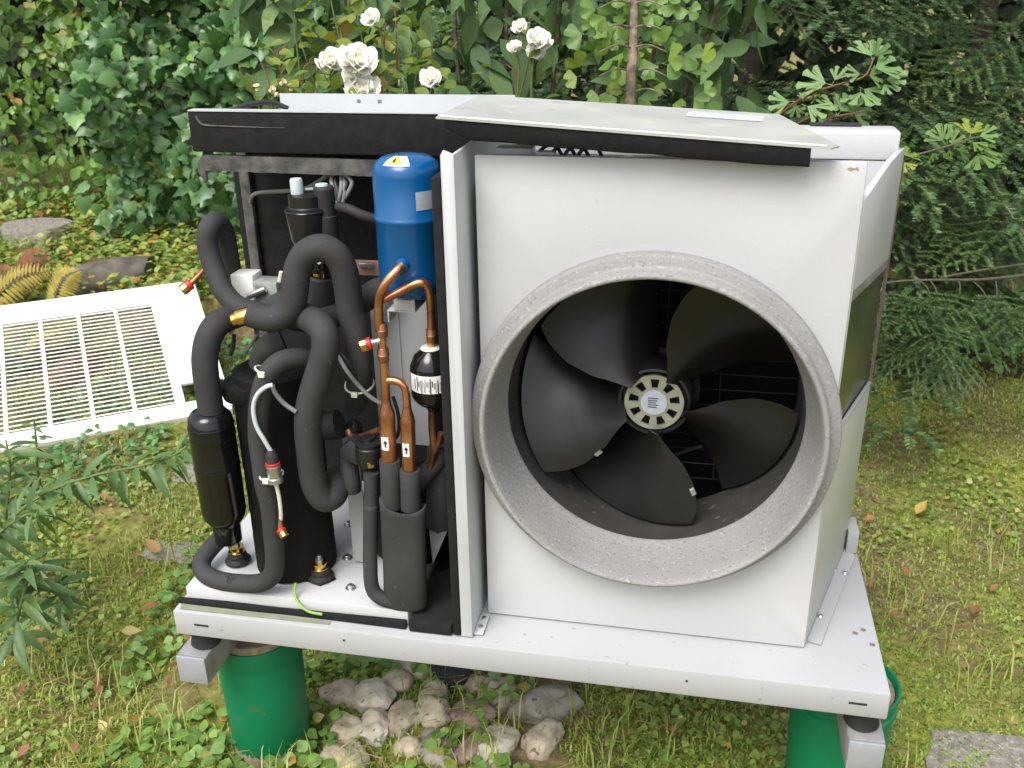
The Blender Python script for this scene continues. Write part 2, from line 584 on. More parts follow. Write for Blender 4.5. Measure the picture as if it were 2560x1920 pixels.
def fan_leaf(outline, centre, lift=0.08, droop=0.1):
    V = [(*centre, lift)]
    for x, y in outline:
        V.append((x, y, -droop * y * y - 0.12 * abs(x)))
    n = len(outline)
    F = [(0, 1 + i, 1 + (i + 1) % n) for i in range(n)]
    return np.array(V, float), F


half = [(0.22, -0.09), (0.44, 0.08), (0.40, 0.28), (0.46, 0.44), (0.25, 0.62), (0.0, 1.0)]
ivy_out = [(0, 0.04)] + half + [(-x, y) for x, y in half[-2::-1]]
TPL = {
    'ivy': fan_leaf(ivy_out, (0, 0.36)),
    'oval': strip_leaf([0, 0.27, 0.34, 0.24, 0], 0.12, 0.14),
    'round': strip_leaf([0.12, 0.42, 0.46, 0.26, 0.05], 0.06, 0.08),
    'long': strip_leaf([0, 0.15, 0.21, 0.18, 0.09, 0], 0.12, 0.22),
    'lance': strip_leaf([0, 0.075, 0.105, 0.085, 0.045, 0], 0.2, 0.35),
    'dead': strip_leaf([0.02, 0.2, 0.27, 0.2, 0.09, 0], 0.22, -0.16),
}


def ginkgo_tpl(split, seed):
    r = random.Random(seed)
    V = [(0, 0, 0)]
    F = []
    lobes = 4 if split else 2
    a0, a1 = -62, 62
    prev = None
    step = (a1 - a0) / (lobes * 2)
    k = 0
    pts = []
    for i in range(lobes * 2 + 1):
        a = math.radians(a0 + step * i)
        notch = (i % 2 == 0) and 0 < i < lobes * 2
        R = (0.55 if split else 0.72) if notch else 1.0 + r.uniform(-.06, .06)
        if i in (0, lobes * 2):
            R = 0.82
        pts.append((math.sin(a) * R, math.cos(a) * R + 0.0, 0.10 * math.sin(i * 1.3) - 0.05))
    V += pts
    for i in range(len(pts) - 1):
        F.append((0, i + 2, i + 1))
    return np.array(V, float) * np.array([0.9, 0.9, 1]) + np.array([0, 0.25, 0]), F


def with_stalk(t):
    V, F = t
    n = len(V)
    V = np.vstack([V, [(-0.015, 0, 0), (0.015, 0, 0), (0, 0.3, 0.0)]])
    return V, F + [(n, n + 1, n + 2)]


def ginkgo_cut_tpl():
    V = [(0, 0.0, 0)]
    ring = []
    cs = (-40, -17, 14, 38)
    for i, a in enumerate(cs):
        hw = (7, 9, 9, 7)[i]; Rr = (.88, 1.0, .96, .85)[i]
        for da, k in ((-hw * .8, .80), (-hw, .93), (0, 1.0), (hw, .93), (hw * .8, .80)):
            t = math.radians(a + da)
            ring.append((math.sin(t) * Rr * k, math.cos(t) * Rr * k, .05 * math.sin(a) - .06 * k * k))
        if i < 3:
            t = math.radians((a + cs[i + 1]) / 2); k = (.62, .26, .66)[i]
            ring.append((math.sin(t) * k, math.cos(t) * k, .03))
    V += ring
    F = [(0, i + 2, i + 1) for i in range(len(ring) - 1)]
    return np.array(V, float) * np.array([1.0, .82, 1]) + np.array([0, .20, 0]), F


def ginkgo_full_tpl():
    V = [(0, 0, 0)]
    for i in range(13):
        t = i / 12
        a = math.radians(-66 + 132 * t)
        Rr = .80 + .2 * math.sin(PI * t) ** .5 + .035 * math.sin(i * 2.4)
        if i == 6:
            Rr = .62
        V.append((math.sin(a) * Rr, math.cos(a) * Rr, .07 * math.sin(i * 1.2) - .10 * abs(t - .5)))
    return np.array(V, float) * np.array([.82, .82, 1]) + np.array([0, .25, 0]), [(0, i + 2, i + 1) for i in range(12)]


TPL['ginkgo'] = with_stalk(ginkgo_full_tpl())
TPL['ginkgo_cut'] = with_stalk(ginkgo_cut_tpl())


def frames(dirs, nrms):
    y = dirs / np.linalg.norm(dirs, axis=1, keepdims=True)
    z = nrms - (nrms * y).sum(1, keepdims=True) * y
    z /= np.linalg.norm(z, axis=1, keepdims=True) + 1e-9
    x = np.cross(y, z)
    return x, y, z


def raw_mesh(name, V, F, mat, var=None, smooth=False):
    """V (n,3), F (m,3) arrays -> mesh, quickly"""
    me = bpy.data.meshes.new(name)
    V = np.asarray(V, np.float32); F = np.asarray(F, np.int32)
    me.vertices.add(len(V)); me.vertices.foreach_set('co', V.ravel())
    me.loops.add(F.size); me.loops.foreach_set('vertex_index', F.ravel())
    me.polygons.add(len(F)); me.polygons.foreach_set('loop_start', np.arange(0, F.size, 3, dtype=np.int32))
    me.polygons.foreach_set('use_smooth', np.full(len(F), smooth))
    me.update(calc_edges=True)
    if var is not None:
        a = me.attributes.new('var', 'FLOAT', 'POINT')
        a.data.foreach_set('value', np.asarray(var, np.float32))
    me.materials.append(MATS[mat])
    return me


def cloud_arrays(tpl, pos, dirs, nrms, sc, var):
    tv, tf = TPL[tpl] if isinstance(tpl, str) else tpl
    tf = np.array(tf)
    x, y, z = frames(dirs, nrms)
    n = len(pos); k = len(tv)
    V = (tv[None, :, 0, None] * x[:, None] + tv[None, :, 1, None] * y[:, None] + tv[None, :, 2, None] * z[:, None]) * sc[:, None, None] + pos[:, None]
    F = tf[None] + (np.arange(n) * k)[:, None, None]
    return V.reshape(-1, 3), F.reshape(-1, 3), np.repeat(var, k)


LEAFMESH = {}


def leaf_variant(tpl, mat, v):
    q = min(7, int(v * 8))
    key = (tpl, mat, q)
    if key not in LEAFMESH:
        tv, tf = TPL[tpl]
        LEAFMESH[key] = raw_mesh('leaf', tv, tf, mat, np.full(len(tv), (q + .5) / 8), smooth=True)
    return LEAFMESH[key]


def leaf_objects(parent, tpl, mat, pos, dirs, nrms, sc, var, name='leaf'):
    x, y, z = frames(dirs, nrms)
    pl = WL[parent]
    for i in range(len(pos)):
        o = bpy.data.objects.new(name, leaf_variant(tpl, mat, float(var[i])))
        M = Matrix(((x[i][0], y[i][0], z[i][0]), (x[i][1], y[i][1], z[i][1]), (x[i][2], y[i][2], z[i][2]))) * float(sc[i])
        o.parent = parent
        o.matrix_basis = Matrix.Translation(Vector(pos[i]) - pl) @ M.to_4x4()
        COL.objects.link(o)


def foliage(parent, tpl, mat, pos, dirs, nrms, sc, var, n_parts, pname='foliage'):
    """the leaves that show largest become parts, the rest one stuff part"""
    px, py, dep = project(pos)
    vis = (px > -20) & (px < 2580) & (py > -20) & (py < 1940) & ~((px > 560) & (px < 2180) & (py > 330) & (py < 1620))
    score = np.where(vis, sc / dep ** 1.6, -1) - 0.0
    order = np.argsort(-score)
    chosen = order[:n_parts]
    chosen = chosen[score[chosen] > 0]
    rest = np.setdiff1d(np.arange(len(pos)), chosen)
    leaf_objects(parent, tpl, mat, pos[chosen], dirs[chosen], nrms[chosen], sc[chosen], var[chosen])
    if len(rest):
        V, F, vr = cloud_arrays(tpl, pos[rest], dirs[rest], nrms[rest], sc[rest], var[rest])
        me = raw_mesh(pname, V - np.array(WL[parent]), F, mat, vr, smooth=True)
        o = bpy.data.objects.new(pname, me)
        place(o, WL[parent], parent)
        o['kind'] = 'stuff'


def unit(v):
    return v / (np.linalg.norm(v, axis=-1, keepdims=True) + 1e-9)


TOCAM = unit(-CF)


# ================================================================== GROUND
def build_ground():
    us = np.concatenate([np.linspace(-60, -6, 16), np.linspace(-5, 5, 121), np.linspace(6, 60, 16)])
    ds = np.concatenate([np.linspace(-6, 0.2, 10), np.linspace(0.3, 8, 150), np.linspace(9, 120, 24)])
    V = []; idx = {}
    for i, d in enumerate(ds):
        for j, u in enumerate(us):
            p = plan(u, d)
            z = float(ground_h(p[0], p[1]))
            V.append((p[0], p[1], z))
    n = len(us)
    F = [(i * n + j, i * n + j + 1, (i + 1) * n + j + 1, (i + 1) * n + j) for i in range(len(ds) - 1) for j in range(n - 1)]
    o = build('ground', V, F, 'ground_soil', origin=(0, 0, 0))
    tag(o, 'earthy garden ground with thin moss under the lawn', 'ground', kind='structure')


build_ground()

# ================================================================== HEAT PUMP
PX0, PX1, PYF, PH = 0.573, 1.123, 0.0902, 0.8194        # fan front panel
FCX, FCZ = 0.8470, 0.3984                                # fan axis
hp = thing('heat_pump', (0.62, 0.25, -0.10), 'opened white heat pump with a big grey fan ring and exposed black pipes', 'heat pump')

# base plate: folded sheet with open underside
m = MB()
m.add([(0, 0, 0), (1.25, 0, 0), (1.25, .5, 0), (0, .5, 0), (0, 0, -.052), (1.25, 0, -.052), (1.25, .5, -.052), (0, .5, -.052),
       (.02, .02, -.052), (1.23, .02, -.052), (1.23, .48, -.052), (.02, .48, -.052), (.02, .02, -.004), (1.23, .02, -.004), (1.23, .48, -.004), (.02, .48, -.004)],
      [(0, 1, 2, 3), (0, 4, 5, 1), (1, 5, 6, 2), (2, 6, 7, 3), (3, 7, 4, 0), (4, 8, 9, 5), (5, 9, 10, 6), (6, 10, 11, 7), (7, 11, 8, 4),
       (8, 12, 13, 9), (9, 13, 14, 10), (10, 14, 15, 11), (11, 15, 12, 8), (12, 15, 14, 13)])
base = m.build('base_plate', 'white_paint', hp, bevel=0.003)
for x0 in (.040, 1.188):
    MB().box(x0, x0 + .028, -.0012, .004, -.027, -.0235).build('drain_slot', 'ink', base, smooth=False)
for (x, y) in ((.33, -.0008), (.93, -.0008)):
    MB().lathe([(.0022, 0), (.0018, .0012)], (x, y, -.02), (0, -1, 0), n=8).build('rivet', 'ink', base)
# tray
m = MB()
m.add([(.012, .035, .030), (.44, .035, .030), (.44, .49, .030), (.012, .49, .030), (.012, .035, .002), (.44, .035, .002), (.44, .49, .002), (.012, .49, .002)],
      [(0, 1, 2, 3), (0, 4, 5, 1), (1, 5, 6, 2), (2, 6, 7, 3), (3, 7, 4, 0)])
tray = m.build('base_tray', 'tray_white', hp, bevel=0.002)
for (px, py) in ((877, 1470), (872, 1312), (893, 1345), (868, 1395)):
    p = at(px, py, Z=.0305)
    MB().lathe([(.010, 0), (.010, .0016), (.0065, .002), (.0062, .0065), (.005, .0075)], p, n=12).build('hex_screw', 'steel', tray, sharp=30)
MB().tube([at(*z3(1170, 735), Y=.034), at(*z3(1168, 765), Y=.03)], .0016, n=6, sub=2).build('stud', 'ink', tray)
# loose sealing strip in front of the tray
sv = [(445, 1503), (560, 1516), (700, 1534), (850, 1552), (1016, 1566)]
Vs = []; Fs = []
for i, (a, b) in enumerate(sv):
    p = at(a, b, Y=.026)
    w = .010 + .003 * math.sin(i * 2)
    hgt = .012 + .002 * i
    Vs += [(p.x, p.y - w / 2, .0015), (p.x, p.y + w / 2, .0015), (p.x, p.y + w / 2, .0015 + hgt * .7), (p.x, p.y - w / 2, .0015 + hgt * .7)]
for i in range(4):
    for k in range(4):
        Fs.append((i * 4 + k, i * 4 + (k + 1) % 4, i * 4 + 4 + (k + 1) % 4, i * 4 + 4 + k))
Fs += [(3, 2, 1, 0), (16, 17, 18, 19)]
build('sealing_strip', Vs, Fs, 'foam_black', hp, bevel=.002)
MB().add([(.012, .006, .0012), (.16, .008, .0012), (.30, .010, .0012), (.30, .0185, .0012), (.16, .0205, .0012), (.008, .0205, .0012),
          (.012, .006, .0022), (.16, .008, .0022), (.30, .010, .0022), (.30, .0185, .0022), (.16, .0205, .0022), (.008, .0205, .0022)],
         [(6, 7, 10, 11), (7, 8, 9, 10), (0, 6, 11, 5), (0, 1, 7, 6), (1, 2, 8, 7), (2, 3, 9, 8), (3, 4, 10, 9), (4, 5, 11, 10)]).build('tape_remnant', 'tape_green', hp, smooth=False)
# black foam floor right of the tray
MB().box(.446, .524, .016, .48, .0015, .022).build('foam_floor', 'foam_black', hp, bevel=.003)
# rubber feet
for (x, y) in ((.030, .045), (1.222, .045), (.030, .44), (1.222, .44)):
    MB().lathe([(.026, 0), (.029, .004), (.027, .012), (.026, .025), (.027, .04), (.026, .0485)], (x, y, -.1005), n=28).build('rubber_foot', 'rubber', hp)

# divider panel between the two halves
m = MB()
m.add([(.541, .018, .003), (.561, .018, .003), (.561, .018, .832), (.5455, .018, .838), (.541, .018, .830), (.541, .022, .003), (.561, .022, .003), (.561, .022, .832), (.5455, .022, .838), (.541, .022, .830)],
      [(0, 1, 2, 3, 4), (9, 8, 7, 6, 5), (0, 5, 6, 1), (1, 6, 7, 2), (2, 7, 8, 3), (3, 8, 9, 4), (4, 9, 5, 0)])
m.box(.5555, .561, .0222, .48, .003, .8315)
m.box(.561, .578, .026, .085, .0032, .0062)
div = m.build('divider_panel', 'grey_paint', hp, bevel=.0015)
MB().box(.526, .5405, .017, .47, .004, .800).build('foam_lining', 'foam_black', div, bevel=.003)
for yy in (.045, .07):
    MB().lathe([(.0045, 0), (.004, .003)], (.570, yy, .0062), n=10).build('rivet', 'steel', div)

# fan panel with round opening
def holed_panel(x0, x1, z0, z1, y, th, cx, cz, R, n=96):
    V = []; F = []
    for yy in (y, y + th):
        for k in range(n):
            a = 2 * PI * k / n
            V.append((cx + R * math.cos(a), yy, cz + R * math.sin(a)))
        for k in range(n):
            a = 2 * PI * k / n
            c, s_ = math.cos(a), math.sin(a)
            t = min((x1 - cx) / c if c > 1e-9 else (x0 - cx) / c if c < -1e-9 else 1e9,
                    (z1 - cz) / s_ if s_ > 1e-9 else (z0 - cz) / s_ if s_ < -1e-9 else 1e9)
            V.append((cx + c * t, yy, cz + s_ * t))
    # snap the nearest outer vertices to the corners
    for cxn, czn in ((x0, z0), (x1, z0), (x1, z1), (x0, z1)):
        k = min(range(n), key=lambda q: (V[n + q][0] - cxn) ** 2 + (V[n + q][2] - czn) ** 2)
        for o_ in (n, 3 * n):
            V[o_ + k] = (cxn, V[o_ + k][1], czn)
    for k in range(n):
        j = (k + 1) % n
        F.append((k, n + k, n + j, j))
        F.append((2 * n + k, 2 * n + j, 3 * n + j, 3 * n + k))
        F.append((n + k, 3 * n + k, 3 * n + j, n + j))
        F.append((k, j, 2 * n + j, 2 * n + k))
    return V, F


V, F = holed_panel(PX0, PX1, .003, PH, PYF, .014, FCX, FCZ, .262)
fp = build('fan_panel', V, F, 'panel_paint', hp, sharp=40, bevel=.0022)
# return flange right of the panel
MB().box(1.108, 1.1275, .1048, .1085, .002, .735).build('side_flange', 'pale_green_paint', hp, bevel=.001)
# small rust stain is a chip on the paint
pr = at(2133, 422, Y=PYF)
MB().add([(pr.x - 0.0084, PYF - .0006, pr.z), (pr.x - 0.0028, PYF - .0006, pr.z - 0.0028), (pr.x + 0.0028, PYF - .0006, pr.z - 0.0007), (pr.x + 0.0084, PYF - .0006, pr.z - 0.0028), (pr.x + 0.0056, PYF - .0006, pr.z + 0.0028), (pr.x + 0.0007, PYF - .0006, pr.z + 0.0007), (pr.x - 0.0042, PYF - .0006, pr.z + 0.0024)],
         [(0, 1, 2, 5, 6), (2, 3, 4, 5)]).build('rust_mark', 'rust_faint', fp, smooth=False)

# fan ring (bell mouth)
prof = [(.2875, .0935), (.2878, .074), (.2868, .0685), (.2840, .0660), (.2730, .0655), (.2700, .0640), (.2688, .052), (.2678, .041), (.2662, .0372), (.2635, .0354), (.2605, .0360), (.2585, .0390), (.2560, .052), (.2510, .085), (.2460, .115), (.2420, .133), (.2405, .138), (.2415, .148), (.27, .15), (.272, .106), (.2875, .106)]
m = MB()
n = 120
V = []; F = []
for r, y in prof:
    for k in range(n):
        a = 2 * PI * k / n
        V.append((FCX + r * math.cos(a), y, FCZ + r * math.sin(a)))
for i in range(len(prof)):
    j = (i + 1) % len(prof)
    for k in range(n):
        q = (k + 1) % n
        F.append((i * n + k, i * n + q, j * n + q, j * n + k))
build('fan_ring', V, F, 'ring_foam', hp, sharp=60)
# bore behind the ring
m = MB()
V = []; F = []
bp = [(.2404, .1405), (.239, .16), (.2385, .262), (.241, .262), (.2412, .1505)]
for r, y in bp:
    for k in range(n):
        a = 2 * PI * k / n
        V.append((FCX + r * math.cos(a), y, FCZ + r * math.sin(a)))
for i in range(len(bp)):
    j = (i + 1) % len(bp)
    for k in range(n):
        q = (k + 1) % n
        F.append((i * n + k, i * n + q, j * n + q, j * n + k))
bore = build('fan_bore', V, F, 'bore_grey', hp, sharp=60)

# housing behind: dark inside faces
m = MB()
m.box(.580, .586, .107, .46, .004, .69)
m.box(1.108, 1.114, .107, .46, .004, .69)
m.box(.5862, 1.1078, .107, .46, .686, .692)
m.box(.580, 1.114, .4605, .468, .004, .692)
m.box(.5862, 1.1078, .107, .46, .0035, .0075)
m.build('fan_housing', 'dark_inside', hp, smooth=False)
guard = MB().tube([(FCX - .2, .30, FCZ - .20), (FCX + .2, .30, FCZ - .20)], .0022, n=6, sub=2).build('wire_guard', 'black_plastic', hp)
for i in range(13):
    zz = FCZ - .17 + i * .03
    w = math.sqrt(max(.235 ** 2 - (zz - FCZ) ** 2, .01)) + .02
    MB().tube([(FCX - w, .30, zz), (FCX + w, .30, zz + .001)], .0013, n=5, sub=2).build('wire', 'wire_dark', guard)
for dx in (-.10, -.012, .012, .11):
    MB().tube([(FCX + dx, .304, FCZ - .2), (FCX + dx, .304, FCZ + .22)], .0016, n=5, sub=2).build('wire', 'wire_dark', guard)
MB().tube([(FCX + .02, .296, FCZ - .16), (FCX + .22, .296, FCZ - .07)], .0035, n=6, sub=2).build('wire', 'wire_dark', guard)

# the fan: hub and five swept blades
hy = .186
fan = MB().lathe([(.066, .060), (.0665, .02), (.064, .007), (.0600, .0), (.0560, -.001), (.0535, .004), (.0535, .014)], (FCX, hy, FCZ), (0, 1, 0), n=48).build('fan', 'black_plastic', hp, sharp=40)
# silver cover with radial slots
cy = hy - .002
R0, R1, RI = .0495, .0425, .0265
V = []; F = []
nsl = 9
ns = nsl * 8
for yy in (cy, cy + .004):
    for r in (R0, R1, RI, .0003):
        for k in range(ns):
            a = 2 * PI * k / ns
            V.append((FCX + r * math.cos(a), yy, FCZ + r * math.sin(a)))
for k in range(ns):
    q = (k + 1) % ns
    slot = (k % 8) in (0, 1, 2, 3)
    for i in range(3):
        if i == 1 and slot:
            continue
        F.append((i * ns + k, i * ns + q, (i + 1) * ns + q, (i + 1) * ns + k))
    F.append((k, 4 * ns + k, 4 * ns + q, q))
    if slot:
        F.append((ns + k, ns + q, 5 * ns + q, 5 * ns + k))
        F.append((2 * ns + k, 6 * ns + k, 6 * ns + q, 2 * ns + q))
    if (k % 8) in (0, 4):
        F.append((ns + k, 5 * ns + k, 6 * ns + k, 2 * ns + k))
build('hub_cover', V, F, 'hub_silver', fan, smooth=False)
MB().lathe([(.0225, 0), (.022, -.0015)], (FCX, cy - .0003, FCZ), (0, 1, 0), n=36).build('hub_label', 'sticker_blue', fan, sharp=30)
m = MB()
for i in range(5):
    zz = FCZ + .008 - i * .004
    m.box(FCX - .010, FCX + .007 - .002 * (i % 3), cy - .0028, cy - .0020, zz, zz + .0011)
m.build('hub_print', 'ink', fan, smooth=False)


def blade(k):
    rot = math.radians(72 * k)
    ns_, nr = 16, 14
    V = []; F = []
    rs = np.linspace(.050, .231, nr)
    lo = np.interp(rs, [.05, .075, .13, .17, .231], [158, 160, 164, 164, 159])
    hi = np.interp(rs, [.05, .075, .11, .16, .205, .231], [212, 219, 226, 226, 221.5, 217])
    for side in (0, 1):
        for i in range(nr):
            for j in range(ns_):
                t = j / (ns_ - 1)
                a = math.radians(lo[i] + (hi[i] - lo[i]) * t) + rot
                f = (rs[i] - .05) / .18
                yb = .250 - .088 * t - .014 * math.sin(PI * t) * (1 - .3 * f) + .006 * f
                thick = .0016 * (1 - (2 * t - 1) ** 4) + .0004
                y = yb + (thick if side else -thick)
                V.append((FCX + rs[i] * math.cos(a), y, FCZ + rs[i] * math.sin(a)))
    o = nr * ns_
    for i in range(nr - 1):
        for j in range(ns_ - 1):
            F.append((i * ns_ + j, i * ns_ + j + 1, (i + 1) * ns_ + j + 1, (i + 1) * ns_ + j))
            F.append((o + i * ns_ + j, o + (i + 1) * ns_ + j, o + (i + 1) * ns_ + j + 1, o + i * ns_ + j + 1))
    for i in range(nr - 1):
        for j in (0, ns_ - 1):
            F.append((i * ns_ + j, (i + 1) * ns_ + j, o + (i + 1) * ns_ + j, o + i * ns_ + j))
    for j in range(ns_ - 1):
        for i in (0, nr - 1):
            F.append((i * ns_ + j, i * ns_ + j + 1, o + i * ns_ + j + 1, o + i * ns_ + j))
    bl = build('blade', V, F, 'fan_plastic', fan, sharp=50)
    if k in (0, 1):     # balance clips on two blades
        r_, t_ = (.125, .985) if k == 0 else (.165, .985)
        a = math.radians(np.interp(r_, rs, hi) - 1) + rot
        c = Vector((FCX + r_ * math.cos(a), .158, FCZ + r_ * math.sin(a)))
        e1 = Vector((math.cos(a), 0, math.sin(a))); e2 = Vector((-math.sin(a), 0.4, math.cos(a)))
        MB().prism([c - e1 * .007 - e2 * .004, c + e1 * .007 - e2 * .004, c + e1 * .007 + e2 * .004, c - e1 * .007 + e2 * .004], (0, -.004, 0)).build('balance_clip', 'steel', fan, bevel=.0008)


for k in range(5):
    blade(k)
# motor struts behind the hub
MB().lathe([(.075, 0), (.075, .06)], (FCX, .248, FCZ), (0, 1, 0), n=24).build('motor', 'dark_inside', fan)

# splayed side wall
W0, W1 = Vector((1.1285, .110, 0)), Vector((1.2345, .443, 0))
wd = (W1 - W0); wdir = wd.normalized()
wn_ = Vector((wdir.y, -wdir.x, 0))


def wz(pa, pb):
    A = at_plane(*pa, W0, wn_); B = at_plane(*pb, W0, wn_)
    ta = (A - W0).dot(wdir) / wd.length; tb = (B - W0).dot(wdir) / wd.length
    s_ = (B.z - A.z) / (tb - ta)
    return lambda t: A.z + s_ * (t - ta)


z_top = wz((2229, 404), (2166, 496))
_zt = z_top
_A = at_plane(2229, 404, W0, wn_)
_tA = (_A - W0).dot(wdir) / wd.length
z_top = lambda t: _zt(min(t, _tA))
z_d1 = wz((2205, 662), (2140, 722))
z_d0 = wz((2175, 962), (2113, 1056))


def wall_strip(name, za, zb, mat, off=0.0, th=.010, t0=0.0, t1=1.0, bev=.0012):
    n3 = wn_ * off
    tk = [t1] + ([_tA] if zb is z_top and t0 < _tA < t1 else []) + [t0]
    poly = [W0 + wd * t0 + Vector((0, 0, za(t0))) + n3, W0 + wd * t1 + Vector((0, 0, za(t1))) + n3] + [W0 + wd * t + Vector((0, 0, zb(t))) + n3 for t in tk]
    return MB().prism(poly, -wn_ * th).build(name, mat, hp, bevel=bev)


wall_strip('side_wall', lambda t: .003, lambda t: z_d0(t), 'pale_green_paint')
wall_strip('side_wall', lambda t: z_d1(t), z_top, 'panel_paint')
wall_strip('dark_side_panel', lambda t: z_d0(t) + .001, lambda t: z_d1(t) - .001, 'reflected_green_gloss', off=-.006)  # its green is the mirrored garden, painted in
wall_strip('wall_edge', lambda t: z_d1(t) - .018, lambda t: z_d1(t) - .0005, 'beam_dirty', off=-.001, th=.0045)
wall_strip('wall_edge', lambda t: z_d0(t) + .0005, lambda t: z_d0(t) + .006, 'white_paint', off=.001, th=.006)
wall_strip('wall_edge', lambda t: .30, lambda t: z_top(t) - .02, 'edge_brown', off=.002, th=.006, t0=1.003, t1=1.009, bev=0)
# corner post and foot angle on the plate
MB().box(1.226, 1.247, .40, .46, .003, .052).build('corner_post', 'white_paint', hp, bevel=.002)
MB().add([W0 + wn_ * .0005 + Vector((0, 0, .0025)), W1 + wn_ * .0005 + Vector((0, 0, .0025)), W1 + wn_ * .020 + Vector((-.012, -.05, .0025)), W0 + wn_ * .024 + Vector((.0, .0, .0025)),
          W0 + wn_ * .0005 + Vector((0, 0, .0045)), W1 + wn_ * .0005 + Vector((0, 0, .0045)), W1 + wn_ * .020 + Vector((-.012, -.05, .0045)), W0 + wn_ * .024 + Vector((.0, .0, .0045))],
         [(4, 5, 6, 7), (0, 3, 7, 4), (3, 2, 6, 7), (2, 1, 5, 6), (0, 4, 5, 1)]).build('foot_angle', 'white_paint', hp, smooth=False)
for (px, py) in ((2112, 1433), (2051, 1541), (2085, 1425)):
    p = at(px, py, Z=.0048)
    MB().lathe([(.006, 0), (.0045, .003), (.003, .004)], p, n=10).build('screw', 'steel', hp)
# rear top rail and sloping roof sheet
RZ1 = at(2250, 330, Y=.42).z
RZ0 = at(2229, 402, Y=.42).z
MB().box(.60, 1.2215, .42, .49, RZ0, RZ1).build('top_rail', 'panel_paint', hp, bevel=.004)
MB().box(1.08, 1.165, .47, .494, RZ1 + .0005, RZ1 + .0042).build('rail_seal', 'rubber', hp, bevel=.002)
tf = at_plane(2164, 500, W0, wn_)
sl = (RZ0 - tf.z) / (.42 - tf.y)
zr = lambda y: RZ0 - sl * (.42 - y)
y0_ = .115
MB().add([(.58, y0_, zr(y0_)), (W0.x - .008, y0_, zr(y0_)), (1.2155, .4195, RZ0 - .0005), (.58, .4195, RZ0 - .0005), (.58, y0_, zr(y0_) - .004), (W0.x - .008, y0_, zr(y0_) - .004), (1.2155, .4195, RZ0 - .0045), (.58, .4195, RZ0 - .0045)],
         [(0, 1, 2, 3), (7, 6, 5, 4), (0, 4, 5, 1), (1, 5, 6, 2), (2, 6, 7, 3), (3, 7, 4, 0)]).build('roof_sheet', 'white_paint', hp, smooth=False)
# bits between panel and lid
MB().box(.600, .655, .112, .145, .806, .8265).build('top_bracket', 'white_paint', hp, bevel=.002)
MB().box(.66, .69, .110, .125, .8, .8225).build('top_bracket', 'grey_paint', hp, bevel=.003)
for i in range(4):
    xx = .655 + i * .02
    MB().tube([(xx, .125, .80), (xx + .012, .12, .823), (xx + .03, .135, .828), (xx + .045, .15, .80)], .0028, n=6, sub=5).build('cable', 'cable_black', hp)

# ---- left half
# electrical box: open shallow sheet box
BY, BZ0, BZ1 = .28, .784, .852
bx = MB()
bx.box(.024, .55, BY, BY + .0025, BZ0, BZ1)
bx.box(.024, .0265, BY + .0026, .525, BZ0, BZ1 - .03)
bx.box(.0266, .55, BY + .0026, .525, BZ0, BZ0 + .0025)
bx.box(.080, .55, .5251, .5276, BZ0, BZ1 + .0015)
bx.box(.024, .55, BY - .012, BY + .010, BZ1 + .0004, BZ1 + .0024)
eb = bx.build('electrical_box', 'grey_paint', hp, smooth=False)
MB().box(.022, .55, BY - .011, BY - .0006, BZ0 - .001, BZ1 - .0004).build('foam_cover', 'foam_black', eb, bevel=.003)
MB().tube([(.038, BY - .0115, .845), (.045, BY - .0118, .833), (.06, BY - .0118, .829), (.12, BY - .0118, .8275), (.20, BY - .0116, .8265)], [.0018, .0022, .0016, .0010, .0005], n=6, sub=5).build('crease', 'foam_worn', eb)
MB().tube([(.035, .40, .835), (.06, .43, .8435), (.09, .46, .8445), (.12, .47, .832)], .005, n=8, sub=6).build('cable', 'cable_black', eb)
for xx in (.27, .31):
    MB().lathe([(.004, 0), (.004, .006)], (xx, .45, BZ1 - .006), n=8).build('screw', 'steel', eb)
# frame strip of worn foam under the box
Vs = []; Fs = []
for i in range(25):
    t = i / 24
    x = .040 + .38 * t
    j = .0025 * noise.noise((x * 60, 0, 0))
    zt = .7775 - .004 * t
    zb = zt - .027 - .0025 * noise.noise((x * 90, 3, 0))
    y = .272 + j
    Vs += [(x, y, zb), (x, y + .012, zb), (x, y + .012, zt), (x, y, zt)]
for i in range(24):
    for k in range(4):
        Fs.append((i * 4 + k, i * 4 + 4 + k, i * 4 + 4 + (k + 1) % 4, i * 4 + (k + 1) % 4))
Fs += [(0, 1, 2, 3), (99, 98, 97, 96)]
build('foam_strip', Vs, Fs, 'foam_worn', hp, sharp=60)
MB().tube([(.048, .278, .768), (.036, .277, .762), (.032, .277, .748), (.034, .278, .735), (.030, .278, .728)], [.012, .011, .009, .006, .002], n=8, sub=4, flat=.6).build('foam_end', 'foam_worn', hp)
# back wall and its worn foam edge
bw = MB().box(.012, .524, .470, .484, .031, .783).build('back_wall', 'foam_black', hp, bevel=.002)
MB().box(-.004, .0115, .455, .49, .031, .783).build('edge_sheet', 'foam_black', bw, bevel=.002)
MB().box(.008, .030, .452, .4695, .031, .775).build('foam_edge', 'foam_worn', bw, bevel=.004)

